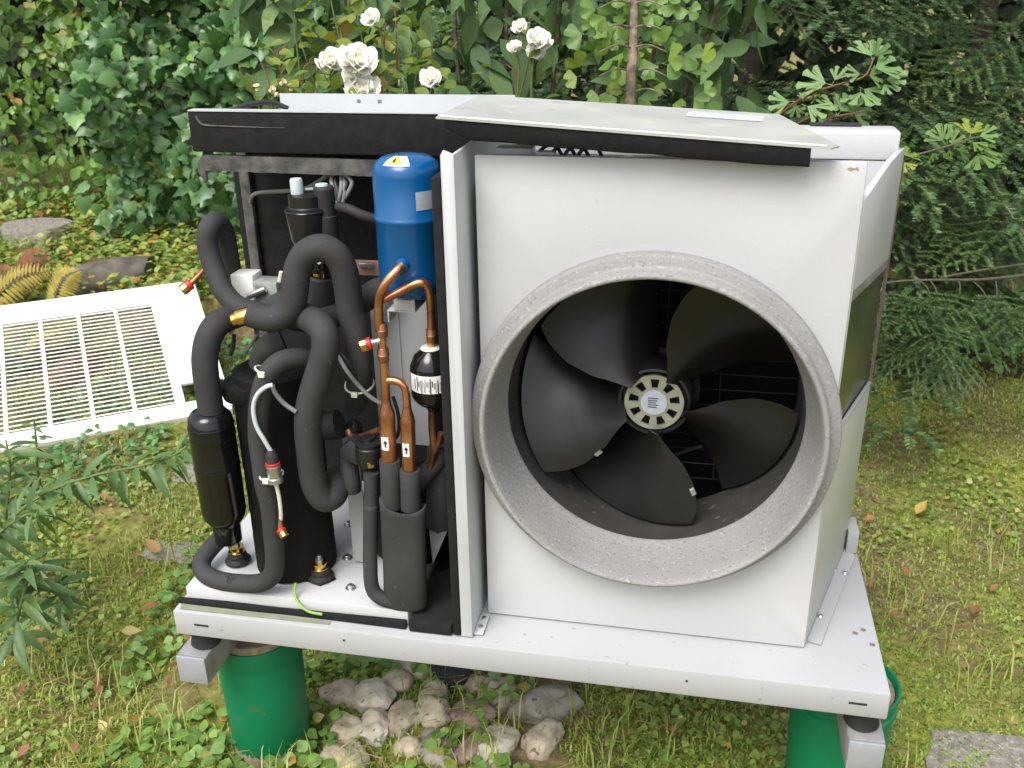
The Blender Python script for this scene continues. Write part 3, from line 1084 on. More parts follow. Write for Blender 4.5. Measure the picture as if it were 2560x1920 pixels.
# exchanger sheet and tank bracket behind the copper pipes
sheet = MB()
A = at(915, 800, Y=.22); B = at(1032, 930, Y=.22)
sheet.box(.345, .452, .22, .224, .26, .555)
sheet.box(.3945, .398, .2165, .2199, .26, .55)
sheet.box(.448, .452, .2245, .30, .26, .555)
sheet.build('exchanger_sheet', 'grey_paint', hp, bevel=.001)
MB().lathe([(.075, 0), (.078, .01), (.078, .20), (.07, .215)], (.400, .215, .05), n=32).build('heat_exchanger', 'jacket', hp)
sh = MB()
sh.box(.295, .325, .16, .164, .035, .30)
sh.box(.325, .40, .30, .304, .035, .40)
sh.build('support_plate', 'white_paint', hp, bevel=.001)
brk = MB()
pb0 = at(975, 772, Y=.10); pb1 = at(1045, 768, Y=.10)
brk.box(pb0.x, pb1.x, .085, .16, pb0.z, pb0.z + .003)
brk.box(pb0.x, pb0.x + .003, .085, .12, pb0.z - .018, pb0.z - .0002)
brk.box(pb1.x - .035, pb1.x, .084, .0868, pb0.z + .0032, pb0.z + .030)
brk.build('tank_bracket', 'white_paint', hp, bevel=.0012)
MB().add([at(*z3(1640, 190), Y=.12), at(*z3(1690, 230), Y=.12), at(*z3(1735, 215), Y=.12), at(*z3(1770, 170), Y=.12), at(*z3(1665, 415), Y=.12),
          at(*z3(1640, 190), Y=.12) + Vector((0, .004, 0)), at(*z3(1690, 230), Y=.12) + Vector((0, .004, 0)), at(*z3(1735, 215), Y=.12) + Vector((0, .004, 0)), at(*z3(1770, 170), Y=.12) + Vector((0, .004, 0)), at(*z3(1665, 415), Y=.12) + Vector((0, .004, 0))],
         [(0, 4, 3, 2, 1), (5, 6, 7, 8, 9), (0, 1, 6, 5), (1, 2, 7, 6), (2, 3, 8, 7), (3, 4, 9, 8), (4, 0, 5, 9)]).build('saddle_bracket', 'white_paint', hp, smooth=False)

# blue receiver tank
TX, TY, TR = .4585, .12, .0525
tz0, tz1 = at(1030, 741, Y=TY).z, at(1025, 390, Y=TY - .02).z
th_ = tz1 - tz0
prof = [(.004, 0), (.02, .001), (.036, .005), (.0465, .013), (.0512, .022), (TR, .032)]
wr = at(1030, 560, Y=TY - TR).z - tz0
prof += [(TR, wr - .006), (TR + .0022, wr - .003), (TR + .0030, wr), (TR + .0022, wr + .003), (TR, wr + .006)]
prof += [(TR, th_ - .030), (.0516, th_ - .021), (.0475, th_ - .0115), (.037, th_ - .0045), (.02, th_ - .001), (.004, th_)]
tank = MB().lathe(prof, (TX, TY, tz0), n=48).build('receiver_tank', 'blue_tank', hp, sharp=80, label='blue painted steel receiver tank')
# warning sticker on the shoulder
a_c = 268
st = []; ro = []
for i in range(5):
    f = i / 4
    rr = float(np.interp(f, [0, .55, 1], [.0478, .0370, .0215])) + .0004
    zz = tz0 + th_ + float(np.interp(f, [0, .55, 1], [-.0115, -.0045, -.0012])) + .0004
    ro.append((rr, zz))
V = []; F = []
for (rr, zz) in ro:
    for j in range(7):
        a = math.radians(a_c - 26 + j * 52 / 6)
        V.append((TX + rr * math.cos(a), TY + rr * math.sin(a), zz + .0004))
for i in range(4):
    for j in range(6):
        F.append((i * 7 + j, i * 7 + j + 1, i * 7 + j + 8, i * 7 + j + 7))
stk = build('warning_sticker', V, F, 'sticker_white', tank)


def on_sticker(s_, t_, lift):
    i = min(3.999, t_ * 4); k = int(i); f = i - k
    rr = ro[k][0] * (1 - f) + ro[k + 1][0] * f; zz = ro[k][1] * (1 - f) + ro[k + 1][1] * f
    a = math.radians(a_c - 26 + s_ * 52)
    return (TX + (rr + lift * .5) * math.cos(a), TY + (rr + lift * .5) * math.sin(a), zz + .0004 + lift)


MB().add([on_sticker(.08, .12, .0012), on_sticker(.76, .12, .0012), on_sticker(.42, .92, .0014), on_sticker(.42, .45, .0018)], [(0, 1, 3), (1, 2, 3), (2, 0, 3)]).build('warning_triangle', 'sticker_yellow', tank, smooth=False)
MB().add([on_sticker(.35, .25, .0026), on_sticker(.47, .25, .0026), on_sticker(.44, .62, .0026), on_sticker(.38, .62, .0026)], [(0, 1, 2, 3)]).build('warning_mark', 'ink', tank, smooth=False)
lz = at(1095, 500, Y=TY - .03).z - tz0
V, F = cyl_patch((TX, TY, tz0), TR + .0006, 300, 345, lz - .014, lz + .014)
build('tank_label', V, F, 'sticker_blue', tank)
pn = at(*z1(1565, 1225), Y=TY - TR)
MB().lathe([(.011, -.004), (.011, .004), (.008, .006), (.0075, .014)], pn, (-.25, -1, -.35), n=16).build('nipple', 'blue_tank', tank, sharp=30)

# compressor
CX, CY, CRad = .186, .146, .0745
cz1 = at(615, 905, Y=CY).z
prof = [(CRad, .002), (CRad + .001, .05), (CRad - .001, .2), (CRad, cz1 - .075), (CRad - .003, cz1 - .06), (CRad - .004, cz1 - .04), (CRad - .016, cz1 - .034), (CRad - .024, cz1 - .036), (.02, cz1 - .038)]
mj = MB().lathe([(float(np.interp(q, [p_[1] for p_ in prof[:4]], [p_[0] for p_ in prof[:4]])), q) for q in np.linspace(.002, cz1 - .075, 22)] + prof[4:], (CX, CY, .031), n=64)
mj.V = [(CX + (v[0] - CX) * k_, CY + (v[1] - CY) * k_, v[2]) for v in mj.V for k_ in (1 + .035 * noise.noise((v[0] * 22, v[1] * 22, v[2] * 9)) + .015 * noise.noise((v[0] * 70, v[1] * 70, v[2] * 40)),)]
comp = mj.build('compressor', 'jacket', hp, sharp=50, label='compressor wrapped in a black sound jacket')
# terminal cap lobe on the left top
lob = at(590, 925, Y=.10)
MB().lathe([(.050, 0), (.053, .012), (.050, .026), (.034, .033), (.018, .0335), (.0165, .027), (.004, .026)], (lob.x + .012, .125, lob.z - .055), n=28).build('jacket_cap', 'jacket', comp, sharp=50)
MB().tube([(lob.x + .012 - .015, .10, lob.z - .026), (lob.x + .01, .098, lob.z - .024), (lob.x + .03, .10, lob.z - .026)], .006, n=8, sub=4).build('jacket_seam', 'foam_black', comp)
for (px, py, zz) in ((596, 1405, .031), (803, 1446, .031)):
    p = at(px, py, Z=zz)
    ft = MB().lathe([(.024, 0), (.0245, .004), (.020, .007), (.0175, .010), (.0185, .014), (.0165, .018), (.0165, .021)], p + Vector((0, 0, .003)), n=24).build('mount_grommet', 'rubber', comp, sharp=40)
    MB().lathe([(.0155, 0), (.0155, .002), (.0120, .0025), (.0120, .010), (.0145, .0105), (.0145, .0125), (.008, .0128)], p + Vector((0, 0, .0242)), n=24).build('mount_bush', 'brass', comp, sharp=30)
    MB().lathe([(.0075, 0), (.0075, .006), (.005, .007), (.0045, .013), (.003, .014)], p + Vector((0, 0, .0371)), n=6).build('mount_nut', 'steel', comp, sharp=25)
pf = at(800, 1440, Z=.032)
MB().add([(pf.x - .045, pf.y - .012, .0312), (pf.x + .012, pf.y - .030, .0312), (pf.x + .034, pf.y - .004, .0312), (pf.x - .01, pf.y + .045, .0312),
          (pf.x - .045, pf.y - .012, .0335), (pf.x + .012, pf.y - .030, .0335), (pf.x + .034, pf.y - .004, .0335), (pf.x - .01, pf.y + .045, .0335)],
         [(4, 5, 6, 7), (0, 1, 5, 4), (1, 2, 6, 5), (2, 3, 7, 6), (3, 0, 4, 7)]).build('mount_foot', 'gloss_black', comp, bevel=.002)

# accumulator
ap = at(533, 1100, Y=.075)
AX, AY = ap.x, .075
az1 = at(530, 1028, Y=AY).z; az0 = at(553, 1302, Y=AY).z; azn = at(570, 1352, Y=AY).z
prof = [(.018, azn), (.0245, azn + .003), (.0255, az0 - .004), (.030, az0 + .002), (.037, az0 + .014), (.0395, az0 + .028)]
for rz in (.115, .176, .196):
    prof += [(.0395, az0 + rz - .0025), (.0407, az0 + rz), (.0395, az0 + rz + .0025)]
prof += [(.0395, az1 - .026), (.037, az1 - .010), (.030, az1 - .001), (.020, az1 + .002)]
acc = MB().lathe(prof, (AX, AY, 0), n=40).build('accumulator', 'gloss_black', hp, sharp=80, label='glossy black suction accumulator')


def pipe(pts, r, mat='pipe_foam', name='insulated_pipe', n=18, sub=8, **k):
    P = [at(*p[:2], Y=p[2]) for p in pts]
    return MB().tube(P, r, n=n, sub=sub).build(name, mat, hp, sharp=60, **k)


Z1 = lambda x, y, Y: (*z1(x, y), Y)
Z2 = lambda x, y, Y: (*z2(x, y), Y)
Z3 = lambda x, y, Y: (*z3(x, y), Y)
# tall loop at the far left
pipe([Z1(640, 1560, .12), Z1(520, 1540, .13), Z1(420, 1500, .14), Z1(340, 1420, .15), Z1(285, 1310, .16), Z1(240, 1180, .17), Z1(215, 1060, .175), Z1(228, 975, .18),
      Z1(265, 932, .195), Z1(305, 945, .215), Z1(338, 1020, .23), Z1(358, 1130, .24), Z1(382, 1260, .25), Z1(405, 1380, .255), Z1(425, 1470, .26)], .0180)
# big arch with its open end to the left
pipe([Z1(505, 1555, .070), Z1(600, 1585, .072), Z1(700, 1585, .076), Z1(775, 1535, .08), Z1(815, 1440, .083), Z1(828, 1330, .085), Z1(850, 1230, .088), Z1(905, 1140, .09),
      Z1(1000, 1105, .095), Z1(1095, 1145, .102), Z1(1155, 1240, .108), Z1(1185, 1380, .112), Z1(1205, 1540, .115), Z2(1235, 150, .117), Z2(1258, 300, .118), Z2(1272, 430, .12), Z2(1270, 530, .125), Z2(1250, 640, .15), Z2(1230, 690, .19)], .0222)
# elbow bulge where the arch meets the horizontal pipe
pipe([Z1(690, 1480, .11), Z1(770, 1570, .13), Z1(900, 1600, .15), Z1(1050, 1580, .165), Z1(1180, 1545, .175), Z1(1320, 1450, .18), Z1(1400, 1400, .185), Z1(1500, 1370, .2)], .0218)
# from the accumulator up to the left
pipe([Z2(245, 750, .075), Z2(228, 640, .075), Z2(205, 480, .075), Z2(200, 360, .078), Z2(225, 235, .085), Z2(285, 140, .10), Z2(370, 95, .13), Z2(470, 60, .17)], .0222)
# S pipe in front of the compressor
pipe([Z2(700, 60, .16), Z2(830, 70, .12), Z2(940, 110, .085), Z2(1015, 180, .066), Z2(1035, 290, .058), Z2(1005, 420, .055), Z2(955, 580, .053), Z2(920, 720, .052), Z2(912, 870, .052), Z2(925, 1020, .053),
      Z2(940, 1160, .055), Z2(965, 1270, .057), Z2(1020, 1345, .062), Z2(1085, 1330, .075), Z2(1115, 1260, .095), Z2(1110, 1190, .12)], .0228)
# pipe running down the front and looping along the tray
pipe([Z2(960, 400, .10), Z2(840, 375, .075), Z2(720, 400, .055), Z2(640, 480, .044), Z2(595, 600, .038), Z2(572, 760, .035), Z2(570, 920, .033), Z2(592, 1090, .031), Z2(615, 1250, .029),
      Z3(672, 60, .028), Z3(690, 230, .028), Z3(702, 380, .030), Z3(685, 480, .032), Z3(610, 530, .037), Z3(480, 532, .043), Z3(350, 512, .050), Z3(268, 465, .062), Z3(256, 400, .080), Z3(300, 330, .105), Z3(365, 262, .135), Z3(420, 215, .16)], .0172)
MB().tube([at(*z3(405, 525), Y=.026), at(*z3(418, 505), Y=.027), at(*z3(412, 495), Y=.028), at(*z3(430, 478), Y=.030)], .0016, n=5, sub=2).build('foam_split', 'ink', hp)
# short stub on top of the compressor
pipe([Z2(590, 420, .13), Z2(600, 350, .125), Z2(650, 290, .12), Z2(740, 250, .13)], .021)
# stub right of the S pipe into the coil valve
pipe([Z2(1030, 840, .16), Z2(1080, 840, .15), Z2(1130, 830, .15)], .026)
pipe([Z2(1190, 1020, .115), Z2(1195, 1120, .105), Z2(1210, 1220, .10), Z2(1215, 1290, .10)], .0165)
# lower black pipe right
pipe([Z2(1660, 1250, .10), Z2(1740, 1160, .11), Z2(1800, 1090, .12), Z2(1840, 1000, .13)], .016)
pipe([Z2(1830, 1000, .14), Z2(1825, 1200, .135), Z2(1820, 1400, .13), Z2(1822, 1530, .128)], .024)
# thin loop in front, dipping under the flat sleeve
pipe([Z2(1348, 1165, .060), Z2(1348, 1300, .058), Z2(1345, 1450, .056), Z3(1287, 60, .054), Z3(1283, 250, .052), Z3(1283, 430, .048), Z3(1295, 560, .044), Z3(1345, 620, .042), Z3(1430, 648, .045), Z3(1500, 655, .05)], .0128)
# sleeves round the copper pipes
for (x0, y0, x1, y1) in ((1478, 1075, 1490, 1400), (1616, 1140, 1625, 1410)):
    A = at(*z2(x0, y0), Y=.05); B = at(*z2(x1, y1), Y=.052)
    ax = (A - B).normalized(); L_ = (A - B).length
    MB().lathe([(.0175, 0), (.0172, L_ * .5), (.0176, L_ - .001), (.0165, L_), (.0125, L_), (.0120, L_ - .02)], B, ax, n=22).build('pipe_sleeve', 'pipe_foam', hp, sharp=50)
# flat wide sleeve round both
A = at(*z2(1568, 1365), Y=.05); B = at(*z3(1500, 672), Y=.052)
ax = (A - B)
V = []; F = []
nn = 36
rowsP = [(0, .6), (.015, .92), (.04, 1.0), (.3, .985), (.6, .985), (.9, 1.0), (1.0, 1.03), (1.006, .99), (1.004, .93), (.97, .90)]
for (f, s_) in rowsP:
    for k in range(nn):
        a = 2 * PI * k / nn
        c, sn = math.cos(a), math.sin(a)
        hx = .0395 * math.copysign(abs(c) ** .75, c) * s_
        hy_ = .0215 * math.copysign(abs(sn) ** .85, sn) * (s_ if s_ > .95 else s_ * .98)
        dip = -.012 * (1 - c * c) * (1 if f > .9 else 0) - .006 * c * (1 if f > .9 else 0)
        V.append(B + ax * f + Vector((hx, hy_, dip)))
for i in range(len(rowsP) - 1):
    for k in range(nn):
        F.append((i * nn + k, i * nn + (k + 1) % nn, (i + 1) * nn + (k + 1) % nn, (i + 1) * nn + k))
F.append(tuple(range(nn - 1, -1, -1)))
build('flat_sleeve', V, F, 'pipe_foam', hp, sharp=70)

# copper pipes
def copper(pts, r, mat='copper', **k):
    return pipe(pts, r, mat, 'copper_pipe', n=14, sub=7, **k)


c1 = copper([Z1(1562, 1228, .062), Z1(1520, 1270, .052), Z1(1462, 1335, .045), Z1(1418, 1415, .044), Z1(1402, 1520, .046), Z1(1408, 1659, .048), Z2(1420, 200, .049), Z2(1435, 360, .05), Z2(1445, 520, .05), Z2(1452, 680, .05)], .0074)
copper([Z1(1425, 1465, .05), Z1(1480, 1440, .052), Z1(1570, 1395, .056), Z1(1660, 1352, .06), Z1(1722, 1352, .065), Z1(1752, 1410, .072), Z1(1760, 1520, .08), Z2(1762, 60, .086), Z2(1764, 290, .095)], .0066)
copper([Z2(1455, 528, .05), Z2(1520, 532, .05), Z2(1575, 565, .05), Z2(1592, 630, .05), Z2(1598, 740, .05)], .0066)
for (xa, ya, xb, yb, r) in ((1452, 660, 1474, 1110, .0132), (1597, 700, 1614, 1160, .0120)):
    A = at(*z2(xa, ya), Y=.05); B = at(*z2(xb, yb), Y=.05)
    ax = (B - A).normalized(); L_ = (B - A).length
    big = MB().lathe([(r * .55, 0), (r * .62, .008), (r * .95, .022), (r, .028), (r * 1.02, .036), (r * .98, .040), (r, .046), (r, L_)], A, ax, n=20).build('copper_reducer', 'copper', hp, sharp=50)
    sp = A + ax * (L_ * .62)
    V, F = cyl_patch(sp, r + .0007, 238, 292, -.012, .012, n=8)
    stl = build('arrow_sticker', V, F, 'sticker_white', big)
    yy = sp.y - r - .0016
    MB().add([(sp.x - .0012, yy, sp.z - .006), (sp.x + .0012, yy, sp.z - .006), (sp.x + .0012, yy, sp.z + .001), (sp.x + .004, yy, sp.z + .001), (sp.x, yy, sp.z + .007), (sp.x - .004, yy, sp.z + .001), (sp.x - .0012, yy, sp.z + .001)],
             [(0, 1, 2, 3, 4, 5, 6)]).build('arrow_mark', 'ink', big, smooth=False)
copper([Z2(1770, 720, .10), Z2(1772, 850, .10), Z2(1780, 960, .10), Z2(1775, 1040, .102), Z2(1755, 1130, .105)], .0068, mat='copper_dull')
copper([Z2(1785, 1020, .10), Z2(1815, 960, .095), Z2(1832, 890, .09)], .005, mat='copper_dull')
for (px, py, r) in ((z2(1432, 350)[0], z2(1432, 350)[1], .0092), (z2(1425, 180)[0], z2(1425, 180)[1], .0086), (z2(1765, 215)[0], z2(1765, 215)[1], .0082)):
    p = at(px, py, Y=.0495 if px < 1000 else .092)
    MB().lathe([(r * .85, -.012), (r, -.010), (r, -.002), (r * 1.12, 0), (r, .002), (r, .010), (r * .85, .012)], p, (.02, 0, 1), n=16).build('solder_joint', 'copper_dull', c1, sharp=40)
# copper U inside, reddish
copper([Z2(1190, 870, .13), Z2(1210, 910, .125), Z2(1260, 920, .12), Z2(1330, 900, .11), Z2(1410, 870, .09)], .006, mat='copper_dull')

# filter drier
dA = at(*z2(1766, 310), Y=.095); dB = at(*z2(1766, 700), Y=.095)
DX, DYy, dz0, dz1 = dA.x - .002, .095, dB.z, dA.z
dh = dz1 - dz0
dr = .0350
drier = MB().lathe([(.010, -.008), (.012, 0), (.022, .004), (dr - .003, .014), (dr, .022), (dr, dh - .032), (dr - .001, dh - .026), (dr - .008, dh - .010), (.014, dh), (.010, dh + .004)], (DX, DYy, dz0), n=40).build('filter_drier', 'gloss_black', hp, sharp=60)
MB().lathe([(.0145, 0), (.0165, .002), (.0150, .005), (.0095, .006)], (DX, DYy, dz0 + dh - .001), n=24).build('sealing_ring', 'tie_cream', drier, sharp=60)
lz0 = at(*z2(1766, 625), Y=DYy - dr).z - dz0; lz1 = at(*z2(1766, 505), Y=DYy - dr).z - dz0
V, F = cyl_patch((DX, DYy, dz0), dr + .0006, 215, 335, lz0, lz1, n=18)
build('drier_label', V, F, 'sticker_white', drier)
m = MB()
r_ = random.Random(5)
a = 236
while a < 312:
    w = r_.choice((1.2, 2.0, 3.0))
    hh = r_.choice((.2, .35, .5)); c = (lz0 + lz1) / 2 + r_.uniform(-.003, .003)
    V, F = cyl_patch((DX, DYy, dz0), dr + .0012, a, a + w, c - (lz1 - lz0) * hh, c + (lz1 - lz0) * hh * .7, n=1)
    m.add(V, F)
    a += w + r_.choice((2.0, 3.2, 5))
m.build('label_print', 'ink', drier, smooth=False)

# coil valve in the middle
vp = at(*z2(1335, 1010), Y=.075)
cv = MB().lathe([(.017, -.028), (.022, -.024), (.0235, -.010), (.0235, .008), (.021, .010), (.021, .013), (.0235, .0145), (.0235, .017), (.019, .019), (.012, .020), (.0115, .026), (.008, .027)], vp, n=28).build('coil_valve', 'black_plastic', hp, sharp=40)
vb = at(*z2(1340, 1100), Y=.062)
MB().lathe([(.009, -.007), (.0105, -.004), (.0105, .005), (.008, .007)], vb, n=6).build('valve_nut', 'brass', cv, sharp=30)
v2 = at(*z2(1215, 1000), Y=.09)
MB().add([v2 + Vector(q) for q in ((-.018, -.012, -.014), (.020, -.02, -.024), (.022, -.02, .010), (.004, -.014, .024), (-.018, -.012, .004), (-.018, .016, -.014), (.020, .02, -.024), (.022, .02, .010), (.004, .016, .024), (-.018, .016, .004))],
         [(0, 1, 2, 3, 4), (9, 8, 7, 6, 5), (0, 5, 6, 1), (1, 6, 7, 2), (2, 7, 8, 3), (3, 8, 9, 4), (4, 9, 5, 0)]).build('valve_plug', 'rubber', cv, bevel=.003)
pw = at(*z2(1240, 850), Y=.14)
MB().lathe([(.012, -.012), (.014, -.008), (.014, .008), (.009, .012)], pw, (1, -.4, .3), n=14).build('hose_fitting', 'black_plastic', cv, sharp=40)

# expansion valve motors at the top
e0 = at(*z1(910, 900), Y=.20)
ev = MB().lathe([(.026, -.046), (.030, -.036), (.034, -.005), (.036, .012), (.036, .019), (.030, .020), (.029, .022), (.029, .040), (.024, .042), (.005, .042)], e0, n=24).build('valve_motor', 'black_plastic', hp, sharp=25)
MB().lathe([(.0355, 0), (.0375, .002), (.0355, .005)], e0 + Vector((0, 0, .0125)), n=24).build('motor_rim', 'gloss_black', ev, sharp=60)
pc = e0 + Vector((-.012, -.004, .0422))
MB().lathe([(.0105, 0), (.0105, .022), (.009, .025), (.003, .0255)], pc, n=16).build('valve_cap', 'cable_white', ev, sharp=30)
e1 = at(*z1(1030, 800), Y=.205)
ev2 = MB().lathe([(.019, -.075), (.019, -.02), (.0175, -.018), (.0175, .026), (.015, .030), (.004, .030)], e1, n=20).build('valve_motor', 'rubber', hp, sharp=25)
MB().lathe([(.011, 0), (.010, .003), (.004, .0035)], e1 + Vector((-.003, 0, .0302)), n=14).build('valve_cap', 'cable_white', ev2, sharp=30)
MB().lathe([(.030, 0), (.034, .004), (.034, .010), (.026, .014)], e0 + Vector((.022, 0, -.064)), n=20).build('motor_base', 'gloss_black', ev, sharp=40)
for sx in (-.018, .012, .036):
    MB().lathe([(.0035, 0), (.004, .002), (.0035, .005)], e0 + Vector((sx, -.032, -.055)), (0, -1, .2), n=8).build('screw', 'steel', ev)
pipe([Z1(1120, 820, .20), Z1(1200, 840, .19), Z1(1290, 880, .19), Z1(1420, 920, .20)], .0085, mat='rubber', name='hose')
# four-way valve collar below the arch
f0 = at(*z1(1010, 1395), Y=.18)
fw = MB().lathe([(.030, -.035), (.030, .024), (.029, .030), (.020, .031), (.0195, .012)], f0, (.1, -.15, 1), n=28).build('reversing_valve', 'pipe_foam', hp, sharp=50)
q0 = at(*z1(995, 1300), Y=.165)
MB().box(q0.x - .010, q0.x + .010, q0.y - .006, q0.y + .006, q0.z - .008, q0.z + .008).build('valve_body', 'brass', fw, bevel=.002)
MB().lathe([(.022, .0), (.022, .006), (.016, .007), (.016, .018), (.020, .019), (.020, .026)], q0 + Vector((.004, .004, .0085)), n=18).build('valve_neck', 'gloss_black', fw, sharp=40)
for sx in (-.012, .010):
    MB().lathe([(.0045, 0), (.005, .003), (.004, .008)], q0 + Vector((sx, -.014, .028)), (0, -1, .4), n=8).build('screw', 'steel', fw)
# tan metal edge with a teal mark behind
tA = at(*z1(1240, 1190), Y=.33); tB = at(*z1(1425, 1300), Y=.33)
tm = MB().box(tA.x - .02, tB.x + .02, .33, .335, tB.z, tA.z).build('exchanger_edge', 'tan_metal', hp, bevel=.001)
MB().box(tA.x + .008, tA.x + .036, .322, .3298, tB.z + .016, tB.z + .026).build('clip', 'steel', tm, bevel=.001)

# pressure switch box at the left
sA = at(*z1(520, 1375), Y=.22)
ps = MB().box(sA.x - .030, sA.x + .012, .205, .245, sA.z - .030, sA.z + .026).build('pressure_switch', 'sticker_white', hp, bevel=.002)
MB().box(sA.x + .0125, sA.x + .058, .200, .240, sA.z - .030, sA.z + .016).build('switch_cover', 'clear_box', ps, bevel=.002)
MB().box(sA.x + .018, sA.x + .036, .1985, .1998, sA.z - .020, sA.z + .010).build('switch_window', 'cable_grey', ps, smooth=False)
MB().tube([at(*z1(500, 1440), Y=.19), at(*z1(620, 1390), Y=.195)], .006, n=10, sub=2).build('switch_stem', 'steel', ps)
MB().tube([at(*z1(505, 1435), Y=.19), at(*z1(465, 1480), Y=.185), at(*z1(440, 1530), Y=.17)], .0022, n=6, sub=5).build('capillary', 'copper', ps)
MB().tube([at(*z1(715, 1340), Y=.18), at(*z1(728, 1270), Y=.18)], .004, n=8, sub=2).build('switch_lug', 'tie_cream', ps)


# service ports: stub, red ring, brass cap
def port(pa, pm, pb, rc, Ya, Yb, stub='copper', rs_=.0042):
    A = at(*pa, Y=Ya); M_ = at(*pm, Y=(Ya + Yb) / 2); B = at(*pb, Y=Yb)
    s_ = MB().tube([A, A.lerp(M_, .5), M_], [rs_, rs_, rs_ * 1.2], n=10, sub=3).build('service_port', stub, hp, sharp=50)
    ax = (B - M_).normalized(); L_ = (B - M_).length
    MB().lathe([(rc * .8, 0), (rc * .95, .001), (rc * .95, L_ * .35), (rc * .8, L_ * .36)], M_, ax, n=14).build('red_ring', 'red_plastic', s_, sharp=30)
    MB().lathe([(rc * .9, L_ * .37), (rc, L_ * .42), (rc, L_ * .95), (rc * .8, L_ * 1.05), (rc * .3, L_ * 1.08)], M_, ax, n=10).build('brass_cap', 'brass', s_, sharp=30)
    return s_


port(z1(212, 1238), z1(105, 1350), z1(42, 1400), .0105, .16, .14)
port(z2(1410, 255), z2(1350, 268), z2(1275, 290), .0105, .045, .035, 'steel', .0055)
port(z3(735, 110), z3(735, 200), z3(762, 248), .0085, .020, .008, 'copper_dull')
# brass plug in the open pipe end
A = at(*z1(505, 1568), Y=.066); B = at(*z1(385, 1605), Y=.058)
MB().lathe([(.0135, -.01), (.0138, 0), (.0136, .018), (.0125, .021), (.0105, .0215), (.0102, .028), (.008, .030), (.003, .0303)], A, (B - A), n=16).build('brass_plug', 'brass', hp, sharp=25)

# pressure sensor and its cable
sx0 = at(*z2(655, 1010), Y=.012)
sx1 = at(*z2(690, 1240), Y=.010)
axs = (sx1 - sx0).normalized(); Ls = (sx1 - sx0).length
sens = MB().lathe([(.006, 0), (.008, .004), (.0105, .008), (.0105, Ls * .42)], sx0, axs, n=14).build('pressure_sensor', 'rubber', hp, sharp=40)
MB().lathe([(.0125, Ls * .43), (.0130, Ls * .47), (.0120, Ls * .5), (.0120, Ls * .8), (.0135, Ls * .82), (.0135, Ls * .95), (.006, Ls)], sx0, axs, n=14).build('sensor_body', 'steel', sens, sharp=30)
MB().lathe([(.0118, Ls * .36), (.0124, Ls * .37), (.0124, Ls * .41), (.0110, Ls * .425)], sx0, axs, n=14).build('red_ring', 'red_plastic', sens, sharp=30)
MB().tube([sx1, at(*z2(712, 1330), Y=.012), at(*z2(725, 1440), Y=.015), at(*z2(725, 1500), Y=.018)], .0034, n=8, sub=4).build('sensor_tube', 'tie_cream', sens)
pipe([Z2(655, 1015, .012), Z2(610, 940, .010), Z2(555, 840, .010), Z2(535, 720, .012), Z2(560, 630, .014), Z2(620, 575, .017), Z2(670, 560, .020)], .0038, 'cable_white', 'cable', n=10)
pipe([Z2(665, 565, .021), Z2(690, 620, .025), Z2(750, 690, .03), Z2(830, 745, .032)], .0040, 'cable_grey', 'cable', n=8)
pipe([Z2(1110, 340, .06), Z2(1180, 460, .062), Z2(1260, 560, .075), Z2(1340, 640, .08), Z2(1420, 690, .085)], .0036, 'cable_grey', 'cable', n=8)
pipe([Z2(1130, 330, .065), Z2(1190, 400, .068), Z2(1250, 520, .08)], .003, 'cable_black', 'cable', n=8)
pipe([Z2(1500, 640, .07), Z2(1535, 760, .07), Z2(1540, 880, .07), Z2(1500, 960, .075)], .0032, 'cable_black', 'cable', n=8)
pipe([Z2(400, 210, .14), Z2(395, 290, .13), Z2(372, 360, .12)], .004, 'cable_black', 'cable', n=8)
pipe([Z2(560, 210, .15), Z2(520, 280, .15), Z2(470, 340, .14)], .003, 'cable_grey', 'cable', n=8)
pipe([Z1(515, 790, .42), Z1(530, 745, .41), Z1(590, 722, .40), Z1(760, 712, .37), Z1(880, 700, .34), Z1(980, 650, .32), Z1(1060, 590, .31), Z1(1090, 555, .31)], .0042, 'cable_grey', 'cable', n=8)
for i, (xa, xb, xc) in enumerate(((1090, 1075, 1090), (1115, 1100, 1120), (1140, 1145, 1115), (1165, 1180, 1130), (1150, 1165, 1150))):
    pipe([Z1(xa, 560, .30), Z1(xb, 640, .285), Z1((xb + xc) / 2 + 8, 720, .275), Z1(xc, 800, .27)], .0042, 'cable_grey' if i % 2 == 0 else 'cable_black', 'cable', n=8)
pipe([Z1(1080, 600, .29), Z1(1150, 590, .285), Z1(1215, 650, .28), Z1(1180, 740, .275), Z1(1130, 800, .27)], .0038, 'cable_grey', 'cable', n=8)
pipe([Z1(900, 700, .30), Z1(990, 692, .29), Z1(1050, 680, .28), Z1(1075, 700, .27)], .003, 'cable_white', 'cable', n=8)
pipe([Z3(828, 530, .045), Z3(822, 590, .038), Z3(850, 660, .028), Z3(910, 705, .020), Z3(990, 722, .016)], .0026, 'cable_green', 'cable', n=8)


def zip_tie(cpx, Yc, axis, r, r2=None):
    c = at(*cpx, Y=Yc)
    a = Vector(axis).normalized()
    t = Vector((0, -1, 0)); e1 = (t - a * t.dot(a)).normalized(); e2 = a.cross(e1)
    pts = [c + (e1 * math.cos(q) + e2 * math.sin(q)) * r for q in np.linspace(0, 2 * PI, 25)]
    z_ = MB().tube(pts, .0019, n=6, sub=1).build('zip_tie', 'tie_cream', hp)
    h = c + e1 * (r + .003)
    MB().box(h.x - .0055, h.x + .0055, h.y - .0035, h.y + .0035, h.z - .0045, h.z + .0045).build('tie_head', 'tie_cream', z_, bevel=.001)


zip_tie(z2(625, 470), .047, (-.5, -.25, -1), .0195)
zip_tie(z2(1268, 555), .128, (0, .3, -1), .0245)
zip_tie(z2(660, 1180), .022, (.1, 0, -1), .0195)

